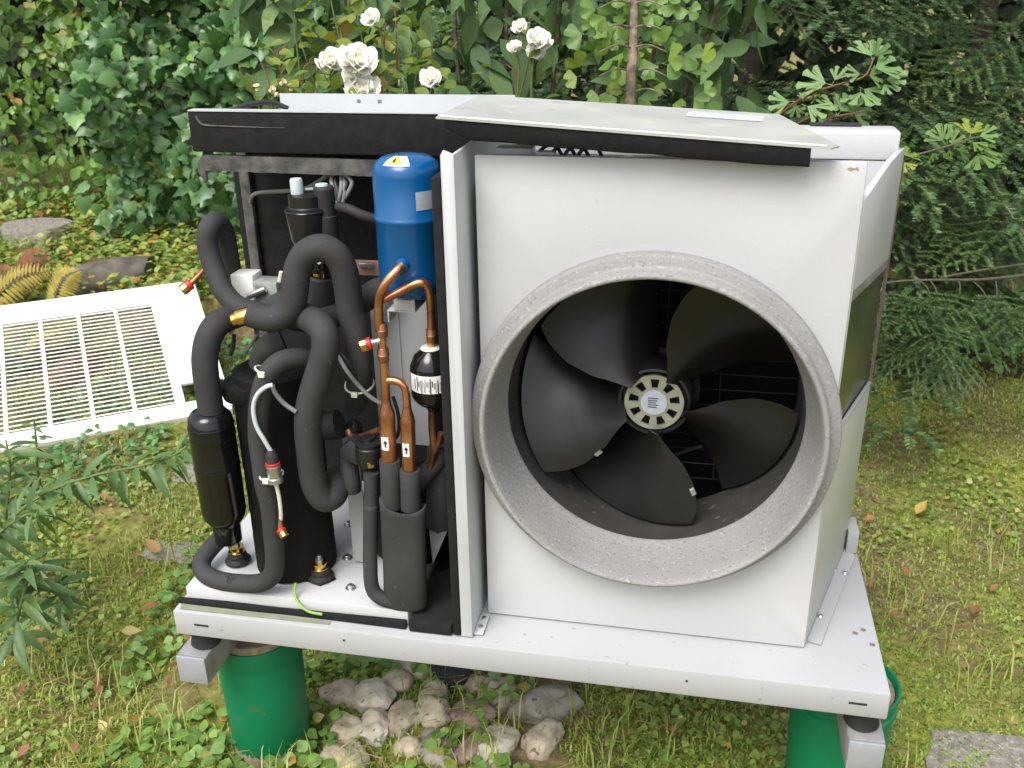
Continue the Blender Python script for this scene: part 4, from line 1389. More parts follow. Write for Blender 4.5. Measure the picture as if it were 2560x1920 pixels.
# ================================================================== LOOSE LID ON TOP
lx0, lx1 = .532, 1.075


def lz(x): return .8775 - .0627 * (x - lx0)


lid = thing('metal_lid', (.8, .2, .84), 'loose weathered pale metal lid lying askew on the heat pump', 'lid')
pl = [(lx0 - .004, .052), (1.068, .052), (1.081, .075), (1.018, .352), (.53, .318)]
V = [(x, y, lz(x)) for x, y in pl] + [(x, y, lz(x) - .0022) for x, y in pl]
F = [(0, 1, 2, 3, 4), (9, 8, 7, 6, 5)] + [(i, 5 + i, 5 + (i + 1) % 5, (i + 1) % 5) for i in range(5)]
ls = build('lid_sheet', V, F, 'lid_metal', lid, smooth=False)
V = []
for (x, y, dz) in ((lx0 - .002, .0555, .0006), (1.062, .0555, .0006), (1.062, .064, .0006), (lx0 - .002, .064, .0006), (lx0 - .002, .0575, .0030), (1.062, .0575, .0030), (1.062, .062, .0030), (lx0 - .002, .062, .0030)):
    V.append((x, y, lz(x) + dz))
build('folded_rim', V, [(0, 1, 5, 4), (4, 5, 6, 7), (2, 3, 7, 6), (1, 2, 6, 5), (3, 0, 4, 7)], 'lid_metal', lid, smooth=False)
q = [at(1722, 276, Z=lz(.87) + .0015), at(1910, 288, Z=lz(.97) + .0015), at(1908, 301, Z=lz(.97) + .0015), at(1714, 289, Z=lz(.87) + .0015)]
build('lid_label', [(v.x, v.y, lz(v.x) + .0008) for v in q], [(3, 2, 1, 0)], 'sticker_lilac', lid, smooth=False)
Vs = []; Fs = []
N_ = 30
for i in range(N_ + 1):
    x = .540 + .503 * i / N_
    rr = min(1, .45 + i * .25)
    j = .0012 * noise.noise((x * 40, 1, 0))
    zt = lz(x) - .0026; zb = zt - (.027 + .002 * noise.noise((x * 15, 7, 0))) * rr
    yf = .0545 + j
    Vs += [(x, yf, zb + .004), (x, yf + .004, zb), (x, .084, zb), (x, .086, zt), (x, yf, zt)]
for i in range(N_):
    for k in range(5):
        Fs.append((i * 5 + k, i * 5 + 5 + k, i * 5 + 5 + (k + 1) % 5, i * 5 + (k + 1) % 5))
Fs += [(0, 1, 2, 3, 4), tuple(N_ * 5 + k for k in (4, 3, 2, 1, 0))]
build('foam_strip', Vs, Fs, 'foam_black', lid, sharp=60)
zc = lz(.54) - .0026
MB().box(.534, .552, .0865, .316, .8548, zc - .0005).build('foam_strip', 'foam_black', lid, smooth=False)

# ================================================================== BEAMS AND BUCKETS
def beam(x0, x1, label):
    t = thing('support_beam', ((x0 + x1) / 2, .28, -.162), label, 'beam', 'metal beams under the heat pump')
    MB().box(x0, x1, .002, .58, -.1618, -.1008).build('beam_body', 'beam_dirty', t, bevel=.003)
    MB().box(x0 + .0008, x1 - .0008, -.0045, .0015, -.161, -.1016).build('end_cap', 'aluminium', t, bevel=.002)


beam(-.0095, .050, 'grey square metal beam under the compressor half, its end showing beside the dark foot')
beam(1.197, 1.2555, 'grey square metal beam under the fan half, its end at the bottom right')


def bucket(cx, cy, r, ztop, label, ribs):
    h = ztop - GZ - .004
    t = thing('green_bucket', (cx, cy, GZ), label, 'bucket', 'green buckets carrying the beams')
    p = [(r * .90, 0), (r * .93, .004), (r * .985, h * .55), (r * 1.0, h * .80)]
    if ribs:
        p += [(r * 1.005, h * .86), (r * 1.05, h * .865), (r * 1.05, h * .89), (r * 1.005, h * .90), (r * 1.01, h * .955), (r * 1.055, h * .96), (r * 1.06, h), (r * 1.02, h + .001), (r * .985, h - .002), (r * .97, h * .9)]
    else:
        p += [(r * .985, h * .83), (r * .985, h * .85), (r * 1.0, h * .87), (r * 1.0, h * .985), (r * .985, h), (r * .955, h), (r * .95, h * .9)]
    MB().lathe(p, (cx, cy, GZ + .004), n=56, caps=False).build('bucket_wall', 'bucket_green', t, sharp=50)
    MB().lathe([(r * .94, 0), (r * .955, h * .965), (r * .90, h * (1.045 if not ribs else .97))], (cx, cy, GZ + .004), n=40).build('filling', 'sand', t, sharp=40)


bucket(.060, .178, .086, -.1715, 'green plastic bucket standing in clover under the compressor half', False)
bucket(1.226, .225, .092, -.1640, 'green plastic bucket with ribbed rim under the fan half, bottom right', True)

# ================================================================== GRILLE PANEL ON THE GRASS
GR = dict(ax=-1.412, ay=1.266, phi=.619, th=1.271, D=.143, H=.677, lo=.062)


def under_panel(P):
    """points that would poke through the leaning panel (or its lip) are dropped"""
    e = np.array([math.cos(GR['phi']), math.sin(GR['phi'])]); nh = np.array([-math.sin(GR['phi']), math.cos(GR['phi'])])
    q = P[:, :2] - np.array([GR['ax'], GR['ay']])
    s_ = q @ e; v = q @ nh / math.sin(GR['th'])
    zp = -.418 + v * math.cos(GR['th'])
    inside = (s_ > -.5) & (s_ < .80) & (v > -.05) & (v < .92)
    return ~(inside & (P[:, 2] > zp - .045))


def grille():
    ax, ay, phi, th, D, H, lo = (GR[k] for k in ('ax', 'ay', 'phi', 'th', 'D', 'H', 'lo'))
    e = Vector((math.cos(phi), math.sin(phi), 0)); nh = Vector((-math.sin(phi), math.cos(phi), 0))
    u = Vector((0, 0, 1)) * math.cos(th) + nh * math.sin(th)
    w = e.cross(u).normalized()
    if w.z < 0: w = -w
    O = Vector((ax, ay, -.418)) + u * lo
    t = thing('grille_panel', O + e * .2, 'white metal cover panel with a slotted grille, lying on the grass at the left', 'panel')

    def slab(name, s0, s1, v0, v1, t0, t1, mat='grille_white', par=t, bev=.0015):
        P = [O + e * s0 + u * v0 + w * t0, O + e * s1 + u * v0 + w * t0, O + e * s1 + u * v1 + w * t0, O + e * s0 + u * v1 + w * t0]
        return MB().prism(P, w * (t1 - t0)).build(name, mat, par, bevel=bev, bsegs=1)
    s_left, s_right = -3 * D, 5.35 * D
    gl, gr = -2.85 * D, 4 * D
    slab('frame_rail', s_left, s_right, H, H + .135, -.012, 0)
    slab('frame_rail', s_left, s_right, -.062, 0, -.012, 0)
    slab('frame_sheet', gr, s_right, .012 + .10, H - .0005, -.012, 0)
    slab('frame_sheet', gr, gr + .035, .0005, .1115, -.012, 0)
    slab('frame_sheet', s_left, gl, .0005, H - .0005, -.012, 0)
    slab('front_lip', s_left, s_right, -.075, -.0625, -.045, -.006)
    slab('side_lip', s_right + .0005, s_right + .004, -.06, H + .13, -.045, -.001)
    nsl = 27
    for i in range(nsl):
        v = H * (i + .5) / nsl
        P = [O + e * gl + u * (v - .0028) + w * -.0042, O + e * gr + u * (v - .0028) + w * -.0042, O + e * gr + u * (v + .0028) + w * -.0038, O + e * gl + u * (v + .0028) + w * -.0038]
        MB().prism(P, w * .0014).build('slat', 'grille_white', t, smooth=False)
    for k in range(-2, 4):
        slab('mullion', k * D - .007, k * D + .007, .0005, H - .0005, -.0068, .0012, bev=0)
    return t


grille()

# ================================================================== STONES UNDER THE UNIT
def stone(px, py, r, sq, mat, label, seed, z=0.0, group='pale stones in the clover'):
    p = ground_at(px, py)
    r *= 1.15
    bm = bmesh.new()
    bmesh.ops.create_icosphere(bm, subdivisions=4, radius=1)
    rr = random.Random(seed)
    off = Vector((rr.uniform(0, 90), rr.uniform(0, 90), rr.uniform(0, 90)))
    cuts = [(Vector((rr.gauss(0, 1), rr.gauss(0, 1), rr.gauss(0, 1))).normalized(), rr.uniform(.62, .9)) for _ in range(9)]
    for v in bm.verts:
        d = v.co.normalized()
        for nv, hc in cuts:
            q = d.dot(nv)
            if q > hc:
                d = d - nv * (q - hc) * .9
        k = 1 + .22 * noise.noise(d * 1.3 + off) + .10 * noise.noise(d * 3.1 + off) + .05 * noise.noise(d * 6.5 + off) + .025 * noise.noise(d * 15 + off)
        cell = noise.voronoi(d * 1.6 + off)[0][0]
        k -= .10 * (cell - .4)
        v.co = Vector((d.x * r * sq[0] * k, d.y * r * sq[1] * k, d.z * r * sq[2] * k))
    V = [tuple(v.co) for v in bm.verts]; F = [tuple(v.index for v in f.verts) for f in bm.faces]
    bm.free()
    o = build('garden_stone', [Vector(v) + p + Vector((0, 0, r * sq[2] * .22 + z)) for v in V], F, mat, None, sharp=50)
    o.rotation_euler.z = rr.uniform(-.5, .5)
    tag(o, label, 'stone', group)


def zs(x, y): return (700 + .452 * x, 1600 + .452 * y)


ST = [((340, 340), .042, (1.15, .9, .7), 'stone_cream', 'cream stone with a curved groove, nearest the left green bucket'),
      ((525, 365), .046, (1, 1.0, .8), 'stone_white', 'large whitish rounded stone at the left of the stone heap'),
      ((522, 520), .040, (1, 1.1, .75), 'stone_white', 'whitish stone just in front of the large rounded one'),
      ((680, 470), .042, (.85, 1.2, .85), 'stone_cream', 'tall rough cream stone right of the two whitish ones'),
      ((375, 520), .042, (.9, 1.1, .8), 'stone_cream', 'tan hollow stone at the left edge of the heap'),
      ((630, 265), .042, (1, .9, .8), 'stone_cream', 'cream cracked stone behind the large rounded one'),
      ((850, 320), .034, (1, 1, .8), 'stone_cream', 'small cream stone behind the middle of the heap'),
      ((848, 420), .040, (.95, 1.0, .9), 'stone_cream', 'mossy cream stone in the middle of the heap'),
      ((1068, 440), .044, (1.05, .9, .85), 'stone_pink', 'brownish pink angular stone in the middle of the heap'),
      ((1200, 335), .044, (1.05, 1.1, .8), 'stone_cream', 'smooth cream stone behind the brownish pink one'),
      ((1070, 268), .034, (1, .8, .8), 'stone_cream', 'cream stone beside the black chunk'),
      ((1475, 395), .054, (1.35, .8, .75), 'stone_grey', 'long grey speckled stone at the right end of the heap'),
      ((1345, 400), .030, (1, .9, .8), 'stone_grey', 'small grey stone touching the long speckled one'),
      ((1460, 575), .044, (.9, 1.1, .7), 'stone_cream', 'cream stone with yellow leaves, in front of the long grey one'),
      ((1210, 600), .046, (.8, 1.2, .6), 'stone_white', 'white stone half covered by clover, at the lower right'),
      ((1055, 620), .034, (.65, 1.4, .6), 'stone_pink', 'narrow reddish stone in front of the brownish pink one'),
      ((880, 640), .050, (1.3, .9, .4), 'stone_grey', 'flat grey stone half buried under a dry stalk'),
      ((370, 700), .046, (1.2, 1, .7), 'stone_cream', 'cream stone at the bottom edge below the heap'),
      ((710, 600), .030, (1, 1, .7), 'stone_cream', 'small tan stone wedged below the tall rough one'),
      ((950, 215), .048, (1.1, 1, 1.0), 'stone_black', 'black charred chunk behind the stone heap'),
      ((740, 165), .040, (1.5, .8, .6), 'stone_cream', 'pale stone almost hidden under the plate edge')]
for i, (p, r, sq, mt, lb) in enumerate(ST):
    stone(*zs(*p), r, sq, mt, lb, 40 + i)

# paving pieces
CLEAR = []


def slab_piece(px, py, rx, ry, hgt, label, seed, mat='slab_grit'):
    p = ground_at(px, py)
    rr = random.Random(seed)
    n_ = 14
    V = []
    ring = [(math.cos(2 * PI * k / n_), math.sin(2 * PI * k / n_)) for k in range(n_)]
    ks = [1 + rr.uniform(-.12, .1) for _ in ring]
    for (f, z) in ((1.0, -.03), (1.0, hgt * .75), (.94, hgt)):
        for (c, s_), k in zip(ring, ks):
            sx = math.copysign(abs(c) ** .7, c); sy = math.copysign(abs(s_) ** .7, s_)
            V.append(p + Vector((sx * rx * f * k, sy * ry * f * k, z)))
    F = [(i * n_ + k, i * n_ + (k + 1) % n_, (i + 1) * n_ + (k + 1) % n_, (i + 1) * n_ + k) for i in range(2) for k in range(n_)]
    F.append(tuple(2 * n_ + k for k in range(n_)))
    o = build('paving_stone', V, F, mat, None, sharp=40)
    tag(o, label, 'paving stone')
    CLEAR.append(((p.x, p.y), min(rx, ry) * (1.35 if hgt > .03 else .35)))


slab_piece(100, 600, .19, .13, .085, 'grey pebbled slab on the bank above the log at the far left', 3)
slab_piece(2500, 1930, .15, .10, .004, 'pebbled slab set in the lawn at the bottom right corner', 5)
slab_piece(470, 1175, .10, .10, .006, 'grey flat stone in the grass behind the black accumulator', 7)
slab_piece(440, 1385, .10, .055, .006, 'grey flat stone in the grass left of the tray', 9)

# old log retaining the bank
pA = ground_at(365, 700); pB = ground_at(165, 742)
z_l = max(pA.z, pB.z)
lt = thing('garden_log', (pA + pB) / 2, 'weathered grey split log lying behind the grille panel', 'log')
V = []; F = []
nn, mm = 14, 16
for i in range(mm):
    t = i / (mm - 1)
    c = pA.lerp(pB, -.05 + 1.1 * t) + Vector((0, .03, .03))
    c.z = z_l + .035
    for k in range(nn):
        a = 2 * PI * k / nn
        r = .075 * (.75 + .45 * math.sin(PI * min(1, t * .8 + .15))) * (1 + .16 * noise.noise((k * .9, t * 1.5, 3)) + .06 * noise.noise((k * 3, t * 9, 3)))
        V.append(c + Vector((-.35 * math.cos(a) * r * .6, math.cos(a) * r * 1.25, math.sin(a) * r * .95)))
for i in range(mm - 1):
    for k in range(nn):
        F.append((i * nn + k, i * nn + (k + 1) % nn, (i + 1) * nn + (k + 1) % nn, (i + 1) * nn + k))
F += [tuple(range(nn)), tuple((mm - 1) * nn + k for k in range(nn - 1, -1, -1))]
for t in np.linspace(0, 1, 8):
    q = pA.lerp(pB, float(t))
    CLEAR.append(((q.x, q.y - .03), .085))
build('log_wood', V, F, 'wood_old', lt, sharp=50)


# ================================================================== VEGETATION
def rand_dirs(n):
    return unit(rng.normal(size=(n, 3)))


def leafy(n, pos, out, spread=.55, up=.5, droop=.6):
    """leaf normals face out and up; tips hang"""
    nr = unit(np.asarray(out)[None] + np.array([0, 0, up])[None] + rng.normal(size=(n, 3)) * spread)
    dr = unit(np.array([0, 0, -droop])[None] + rng.normal(size=(n, 3)) * .75 + np.asarray(out)[None] * .25)
    return dr, nr


OUT = unit(np.array([-FH[0] * .95 + .1, -FH[1] * .95, 0.0]))


def hedge_positions(n, u0, u1, d0, d1, zlo, zhi, lump=.16):
    """points on a lumpy leaning leaf wall; d0 is the front face at its foot, d1 at its top"""
    u = rng.uniform(u0, u1, n)
    h = rng.uniform(0, 1, n) ** 0.85
    base = np.array([ground_h(*plan(a, d0)[:2]) for a in u]) if zlo is None else np.full(n, zlo)
    z = base + h * (zhi - base)
    lumps = lump * np.array([noise.noise((a * 2.1, b * 2.6, u0)) + .5 * noise.noise((a * 5, b * 5, u0 + 4)) for a, b in zip(u, z)])
    depth = rng.exponential(.10, n)
    d = d0 + (d1 - d0) * h + lumps + depth
    P = np.array([plan(a, b) for a, b in zip(u, d)])
    P[:, 2] = z
    return P


def stems(parent, n, u0, u1, d, z0, z1, mat, r=.006):
    for i in range(n):
        a = random.uniform(u0, u1)
        p = [plan(a + .05 * math.sin(k * 1.7 + i), d + .06 * math.sin(k * 2.1 + i * 3) + .04 * k, z0 + (z1 - z0) * k / 5) for k in range(6)]
        MB().tube(p, [r * 1.3, r * .5], n=6, sub=3).build('stem', mat, parent)


# ivy hedge (upper left centre)
zb = float(ground_h(*plan(-1.6, 4.7)[:2]))
ivy = thing('ivy_hedge', plan(-1.5, 4.95, zb), 'dark ivy hedge with lobed leaves left behind the heat pump', 'hedge')
n = 4200
P = hedge_positions(n, -2.05, -.25, 4.62, 4.95, None, 1.75, .30)
dr, nr = leafy(n, P, OUT)
foliage(ivy, 'ivy', 'ivy_leaf', P, dr, nr, rng.uniform(.045, .10, n), rng.beta(1.6, 2.2, n), 300)
stems(ivy, 10, -2.1, -.4, 5.0, zb, 1.6, 'bark_dark', .010)

# pale oval-leaved shrub at the far left
shr = thing('oval_leaf_shrub', plan(-2.6, 5.3, zb), 'light green shrub with rounded leaves at the top left', 'shrub')
n = 4300
P = hedge_positions(n, -3.6, -1.75, 5.05, 5.25, None, 1.8, .26)
dr, nr = leafy(n, P, OUT, .6, .7)
foliage(shr, 'oval', 'oval_leaf', P, dr, nr, rng.uniform(.035, .085, n), rng.beta(1.5, 1.8, n), 250)
stems(shr, 8, -3.4, -1.8, 5.4, zb, 1.6, 'bark_dark', .008)

# background hedge mass beyond everything
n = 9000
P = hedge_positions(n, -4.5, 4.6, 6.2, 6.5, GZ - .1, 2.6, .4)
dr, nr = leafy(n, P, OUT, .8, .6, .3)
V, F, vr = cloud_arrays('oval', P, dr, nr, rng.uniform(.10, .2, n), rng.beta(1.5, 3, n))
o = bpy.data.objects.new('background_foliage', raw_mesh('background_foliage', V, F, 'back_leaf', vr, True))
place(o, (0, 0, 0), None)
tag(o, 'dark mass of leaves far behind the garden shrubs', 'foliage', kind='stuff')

# viburnum behind the middle
vib = thing('viburnum_bush', plan(.15, 3.25, GZ), 'bush with long dull dark green leaves behind the roses', 'shrub')
n = 900
u = rng.uniform(-.75, .75, n); d = 2.85 + rng.exponential(.16, n); z = rng.uniform(.0, 1.25, n)
P = np.array([plan(a, b) for a, b in zip(u, d)]); P[:, 2] = z
dr, nr = leafy(n, P, OUT, .6, .9, .8)
foliage(vib, 'long', 'viburnum_leaf', P, dr, nr, rng.uniform(.10, .165, n), rng.beta(2, 2, n), 160)
for i in range(9):
    a = -.6 + i * .15
    MB().tube([plan(a * .4, 3.25, GZ), plan(a * .7, 3.1 + .05 * math.sin(i), .3), plan(a, 2.98, .9), plan(a + .04, 2.93, 1.25)], [.012, .004], n=6, sub=5).build('stem', 'bark', vib)

# rose bush with white flowers
rose = thing('rose_bush', plan(-.28, 2.5, GZ), 'rose bush with white double flowers and pale green leaves behind the heat pump', 'rose bush')
FL = [(927, 46, 24), (828, 152, 33), (893, 150, 45), (905, 222, 43), (880, 190, 24), (1077, 196, 27), (1299, 66, 19), (1288, 118, 20), (1345, 100, 33), (1338, 128, 22), (866, 200, 10)]
pv, pf_ = strip_leaf([.18, .46, .58, .50, .22], -.25, -.28)


def flower(px, py, rpx, seed):
    dep = 2.28 + .02 * math.sin(seed * 2.3)
    c = at_depth(px, py, dep)
    R = rpx / FPX * dep * 1.06
    rr = random.Random(seed)
    ax = Vector(TOCAM) * .7 + Vector((rr.uniform(-.4, .4), rr.uniform(-.2, .2), rr.uniform(.2, .7)))
    ax.normalize()
    t = Vector((1, 0, 0)); e1 = (t - ax * t.dot(ax)).normalized(); e2 = ax.cross(e1)
    fl = MB().lathe([(R * .10, -R * .45), (R * .24, -R * .3), (R * .30, -.1 * R), (R * .2, .12 * R), (R * .05, .18 * R)], c, ax, n=10).build('flower', 'petal_centre', rose)
    rings = ((7, .98, .22), (7, .86, .50), (6, .68, .80), (5, .50, 1.1), (4, .34, 1.35)) if rpx > 12 else ((4, .8, 1.3),)
    for ri, (np_, ln, el) in enumerate(rings):
        for k in range(np_):
            a = 2 * PI * k / np_ + ri * .5 + rr.uniform(-.2, .2)
            rad = e1 * math.cos(a) + e2 * math.sin(a)
            e_ = el + rr.uniform(-.15, .15)
            y = (rad * math.cos(e_) + ax * math.sin(e_)).normalized()
            z = (ax * math.cos(e_) - rad * math.sin(e_)).normalized()
            x = y.cross(z)
            L_ = R * ln * rr.uniform(.9, 1.12)
            V = [c + rad * R * .10 + (x * v[0] + y * v[1] + z * v[2]) * L_ - ax * R * .12 for v in pv]
            build('petal', V, pf_, 'petal', fl, var=rr.random())
    return c


heads = [flower(*f, 60 + i) for i, f in enumerate(FL)]


def cane(pts, r0=.004, mat='stem_green', par=rose):
    MB().tube(pts, [r0, r0 * .6], n=7, sub=6).build('stem', mat, par)


root = Vector(plan(-.28, 2.5, GZ))
for i, h in enumerate(heads):
    if i in (4, 9, 10):
        continue
    mid = Vector((h.x * .75 + root.x * .25 + .05 * math.sin(i), h.y * .75 + root.y * .25 + .03, .45))
    cane([root + Vector((.03 * i - .1, 0, 0)), mid, h + Vector((.02 * math.cos(i * 2), .02, -.08)), h + Vector((0, .012, -.012))])
leafP = []; leafD = []; leafN = []
tips = [(735, 60, 2.35), (700, 170, 2.4), (760, 225, 2.35), (840, 60, 2.4), (960, 120, 2.4), (1000, 170, 2.42), (990, 60, 2.45), (1080, 130, 2.45), (1010, 240, 2.35), (1120, 230, 2.4),
        (680, 235, 2.35), (820, 240, 2.3), (950, 210, 2.32), (1290, 225, 2.35), (760, 130, 2.45), (900, 70, 2.45), (1050, 90, 2.5), (860, 110, 2.45)]
for (px, py, dd) in tips:
    c = at_depth(px, py, dd)
    top = c + Vector((random.uniform(-.03, .03), 0, random.uniform(.03, .08)))
    cane([root.lerp(c, .3) + Vector((0, 0, -.05)), root.lerp(c, .75) + Vector((random.uniform(-.05, .05), 0, -.05)), c, top], .003, random.choice(('stem_green', 'stem_green', 'stem_red')))
    for k in range(13):
        p = c + Vector((random.gauss(0, .05), random.gauss(0, .035), random.gauss(-.02, .055)))
        leafP.append(p); leafD.append(Vector((random.gauss(0, 1), random.gauss(0, .6), random.gauss(-.1, .6)))); leafN.append(Vector(TOCAM) * .4 + Vector((random.gauss(0, .4), random.gauss(0, .4), 1)))
A_ = lambda L: np.array([tuple(v) for v in L])
foliage(rose, 'oval', 'rose_leaf', A_(leafP), A_(leafD), A_(leafN), rng.uniform(.03, .055, len(leafP)), rng.beta(2, 2, len(leafP)), 260)
# dried spent flowers near the tray
for i, (px, py) in enumerate(((643, 222), (678, 226), (705, 208), (728, 222), (765, 220), (690, 235))):
    c = at_depth(px, py, 2.33)
    R = .008
    MB().lathe([(R * .3, -R), (R * .8, -R * .3), (R * .5, R * .4), (R * 1.1, R * 1.2), (R * .3, R * .9)], c, (math.sin(i), -.3, .8), n=7).build('spent_flower', 'petal_centre', rose)
    cane([root.lerp(c, .5), c - Vector((0, 0, .05)), c], .002)

# ginkgo sapling with long side branches
gk = thing('ginkgo_sapling', plan(.33, 2.45, GZ), 'young ginkgo tree with fan-shaped light green leaves behind the lid', 'tree')
tr_top = at_depth(1590, -260, 2.42); tr_mid = at_depth(1583, 130, 2.42); tr_low = at_depth(1574, 300, 2.43)
MB().tube([plan(.32, 2.46, GZ), tr_low, tr_mid, tr_top], [.016, .0135, .0115, .009], n=10, sub=8).build('trunk', 'bark', gk)
lp = []; ld = []; ln_ = []; lsz = []
for k in range(84):
    px = random.gauss(1590, 66); py = random.uniform(-60, 265)
    c = at_depth(px, py, 2.46 + random.uniform(-.02, .12) - (.10 if abs(px - 1583) > 45 else 0))
    lp.append(c); ld.append(Vector((random.gauss(0, .8) + (px - 1590) / 150, -.3, random.gauss(-.2, .7)))); ln_.append(Vector(TOCAM) + Vector((random.gauss(0, .5), random.gauss(0, .3), random.gauss(.3, .5)))); lsz.append(random.uniform(.036, .062))
foliage(gk, 'ginkgo', 'ginkgo_leaf', A_(lp), A_(ld), A_(ln_), np.array(lsz), rng.beta(1.6, 1.8, len(lp)), 110)
for py in (10, 70, 120, 180, 230):
    for s_ in (-1, 1):
        a = at_depth(1582, py, 2.42)
        MB().tube([a, at_depth(1582 + s_ * 40, py - 8, 2.38), at_depth(1582 + s_ * 85, py + 10, 2.36)], [.003, .0012], n=5, sub=4).build('twig', 'bark', gk)


def gk_branch(pts, dep, leaves, mat, r=.0035, stem='stem_red'):
    MB().tube([at_depth(a, b, c) for a, b, c in pts], [r, r * .45], n=7, sub=7).build('branch', stem, gk)
    L1 = []; L2 = []; L3 = []; S = []
    for (x, y, ex, ey, s_) in leaves:
        c = at_depth(x, y, dep + random.uniform(-.02, .02)); e_ = at_depth(ex, ey, dep + random.uniform(-.03, .03))
        L1.append(c); L2.append(e_ - c); L3.append(Vector(TOCAM) * .8 + Vector((random.gauss(0, .25), 0, .5 + random.gauss(0, .2)))); S.append((e_ - c).length * 1.12)
    leaf_objects(gk, 'ginkgo_cut', mat, A_(L1), A_(L2), A_(L3), np.array(S), rng.uniform(0, 1, len(S)))


def zr_(x, y): return (1600 + .434 * x, .434 * y)


def gl(*L):
    out = []
    for (x, y, ex, ey) in L:
        a = zr_(x, y); b = zr_(ex, ey)
        out.append((*a, *b, 0))
    return out


gk_branch([(1700, 560, 2.40), (1840, 400, 2.25), (*zr_(830, 640), 2.1), (*zr_(1000, 535), 2.05), (*zr_(1130, 490), 2.02), (*zr_(1290, 440), 2.0), (*zr_(1350, 330), 2.0)], 2.02,
          gl((1340, 345, 1300, 240), (1340, 345, 1410, 245), (1320, 400, 1480, 370), (1290, 430, 1190, 410), (1300, 430, 1390, 440), (1390, 460, 1525, 450), (1390, 470, 1460, 530), (1110, 490, 935, 450), (1110, 480, 1160, 395),
             (1060, 510, 1010, 490), (1260, 500, 1390, 560), (1270, 510, 1270, 600), (890, 585, 750, 590), (900, 590, 890, 670), (930, 600, 1080, 650), (1010, 600, 1015, 690), (940, 580, 935, 535), (1200, 490, 1215, 520)), 'ginkgo_pale_leaf')
gk_branch([(1840, 420, 2.25), (*zr_(930, 700), 2.08), (*zr_(1060, 685), 2.05), (*zr_(1190, 660), 2.02), (*zr_(1290, 640), 2.0)], 2.03,
          gl((1135, 665, 1100, 560), (1140, 660, 1210, 570), (1210, 640, 1310, 600), (1215, 660, 1310, 690), (1220, 650, 1240, 560), (1215, 670, 1230, 735), (1000, 690, 970, 640), (1060, 690, 1045, 730)), 'ginkgo_pale_leaf')
gk_branch([(2120, 520, 2.35), (2190, 430, 2.2), (*zr_(1500, 915), 2.1), (*zr_(1640, 880), 2.06), (*zr_(1780, 840), 2.02), (*zr_(1900, 800), 2.0), (*zr_(1960, 790), 2.0)], 2.04,
          gl((1760, 830, 1690, 740), (1770, 830, 1760, 720), (1780, 840, 1850, 770), (1900, 790, 1920, 700), (1930, 790, 2050, 760), (1900, 810, 1980, 850), (1930, 840, 2060, 870), (1940, 860, 1980, 965), (1820, 850, 1890, 900), (1780, 850, 1780, 910), (1680, 870, 1700, 920),
             (1510, 900, 1570, 870), (1510, 920, 1550, 980), (1510, 1000, 1530, 1060), (1505, 940, 1525, 1010)), 'ginkgo_leaf', stem='twig_grey')


# needle litter under the firs
us_ = np.linspace(.2, 5.5, 20); ds_ = np.linspace(3.55, 12, 26)
V = []
for d_ in ds_:
    for u_ in us_:
        p = plan(u_ + .12 * math.sin(d_ * 3), d_ + .10 * math.sin(u_ * 6) + .05 * math.sin(u_ * 17))
        V.append((p[0], p[1], float(ground_h(p[0], p[1])) + .005))
n_ = len(us_)
o = build('soil', V, [(i * n_ + j, i * n_ + j + 1, (i + 1) * n_ + j + 1, (i + 1) * n_ + j) for i in range(len(ds_) - 1) for j in range(n_ - 1)], 'needle_litter')
tag(o, 'dark brown needle litter under the firs', 'soil', kind='structure')
n = 5200  # dark leaf mass added so the gaps between fir boughs read as shade
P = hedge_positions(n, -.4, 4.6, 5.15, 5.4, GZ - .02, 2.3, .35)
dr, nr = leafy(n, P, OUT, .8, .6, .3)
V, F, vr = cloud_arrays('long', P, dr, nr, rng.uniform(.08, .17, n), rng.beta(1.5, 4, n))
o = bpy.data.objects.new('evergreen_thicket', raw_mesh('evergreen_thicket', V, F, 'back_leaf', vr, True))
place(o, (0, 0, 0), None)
tag(o, 'dark leaves added behind the firs to make their gaps dark', 'foliage', kind='stuff')

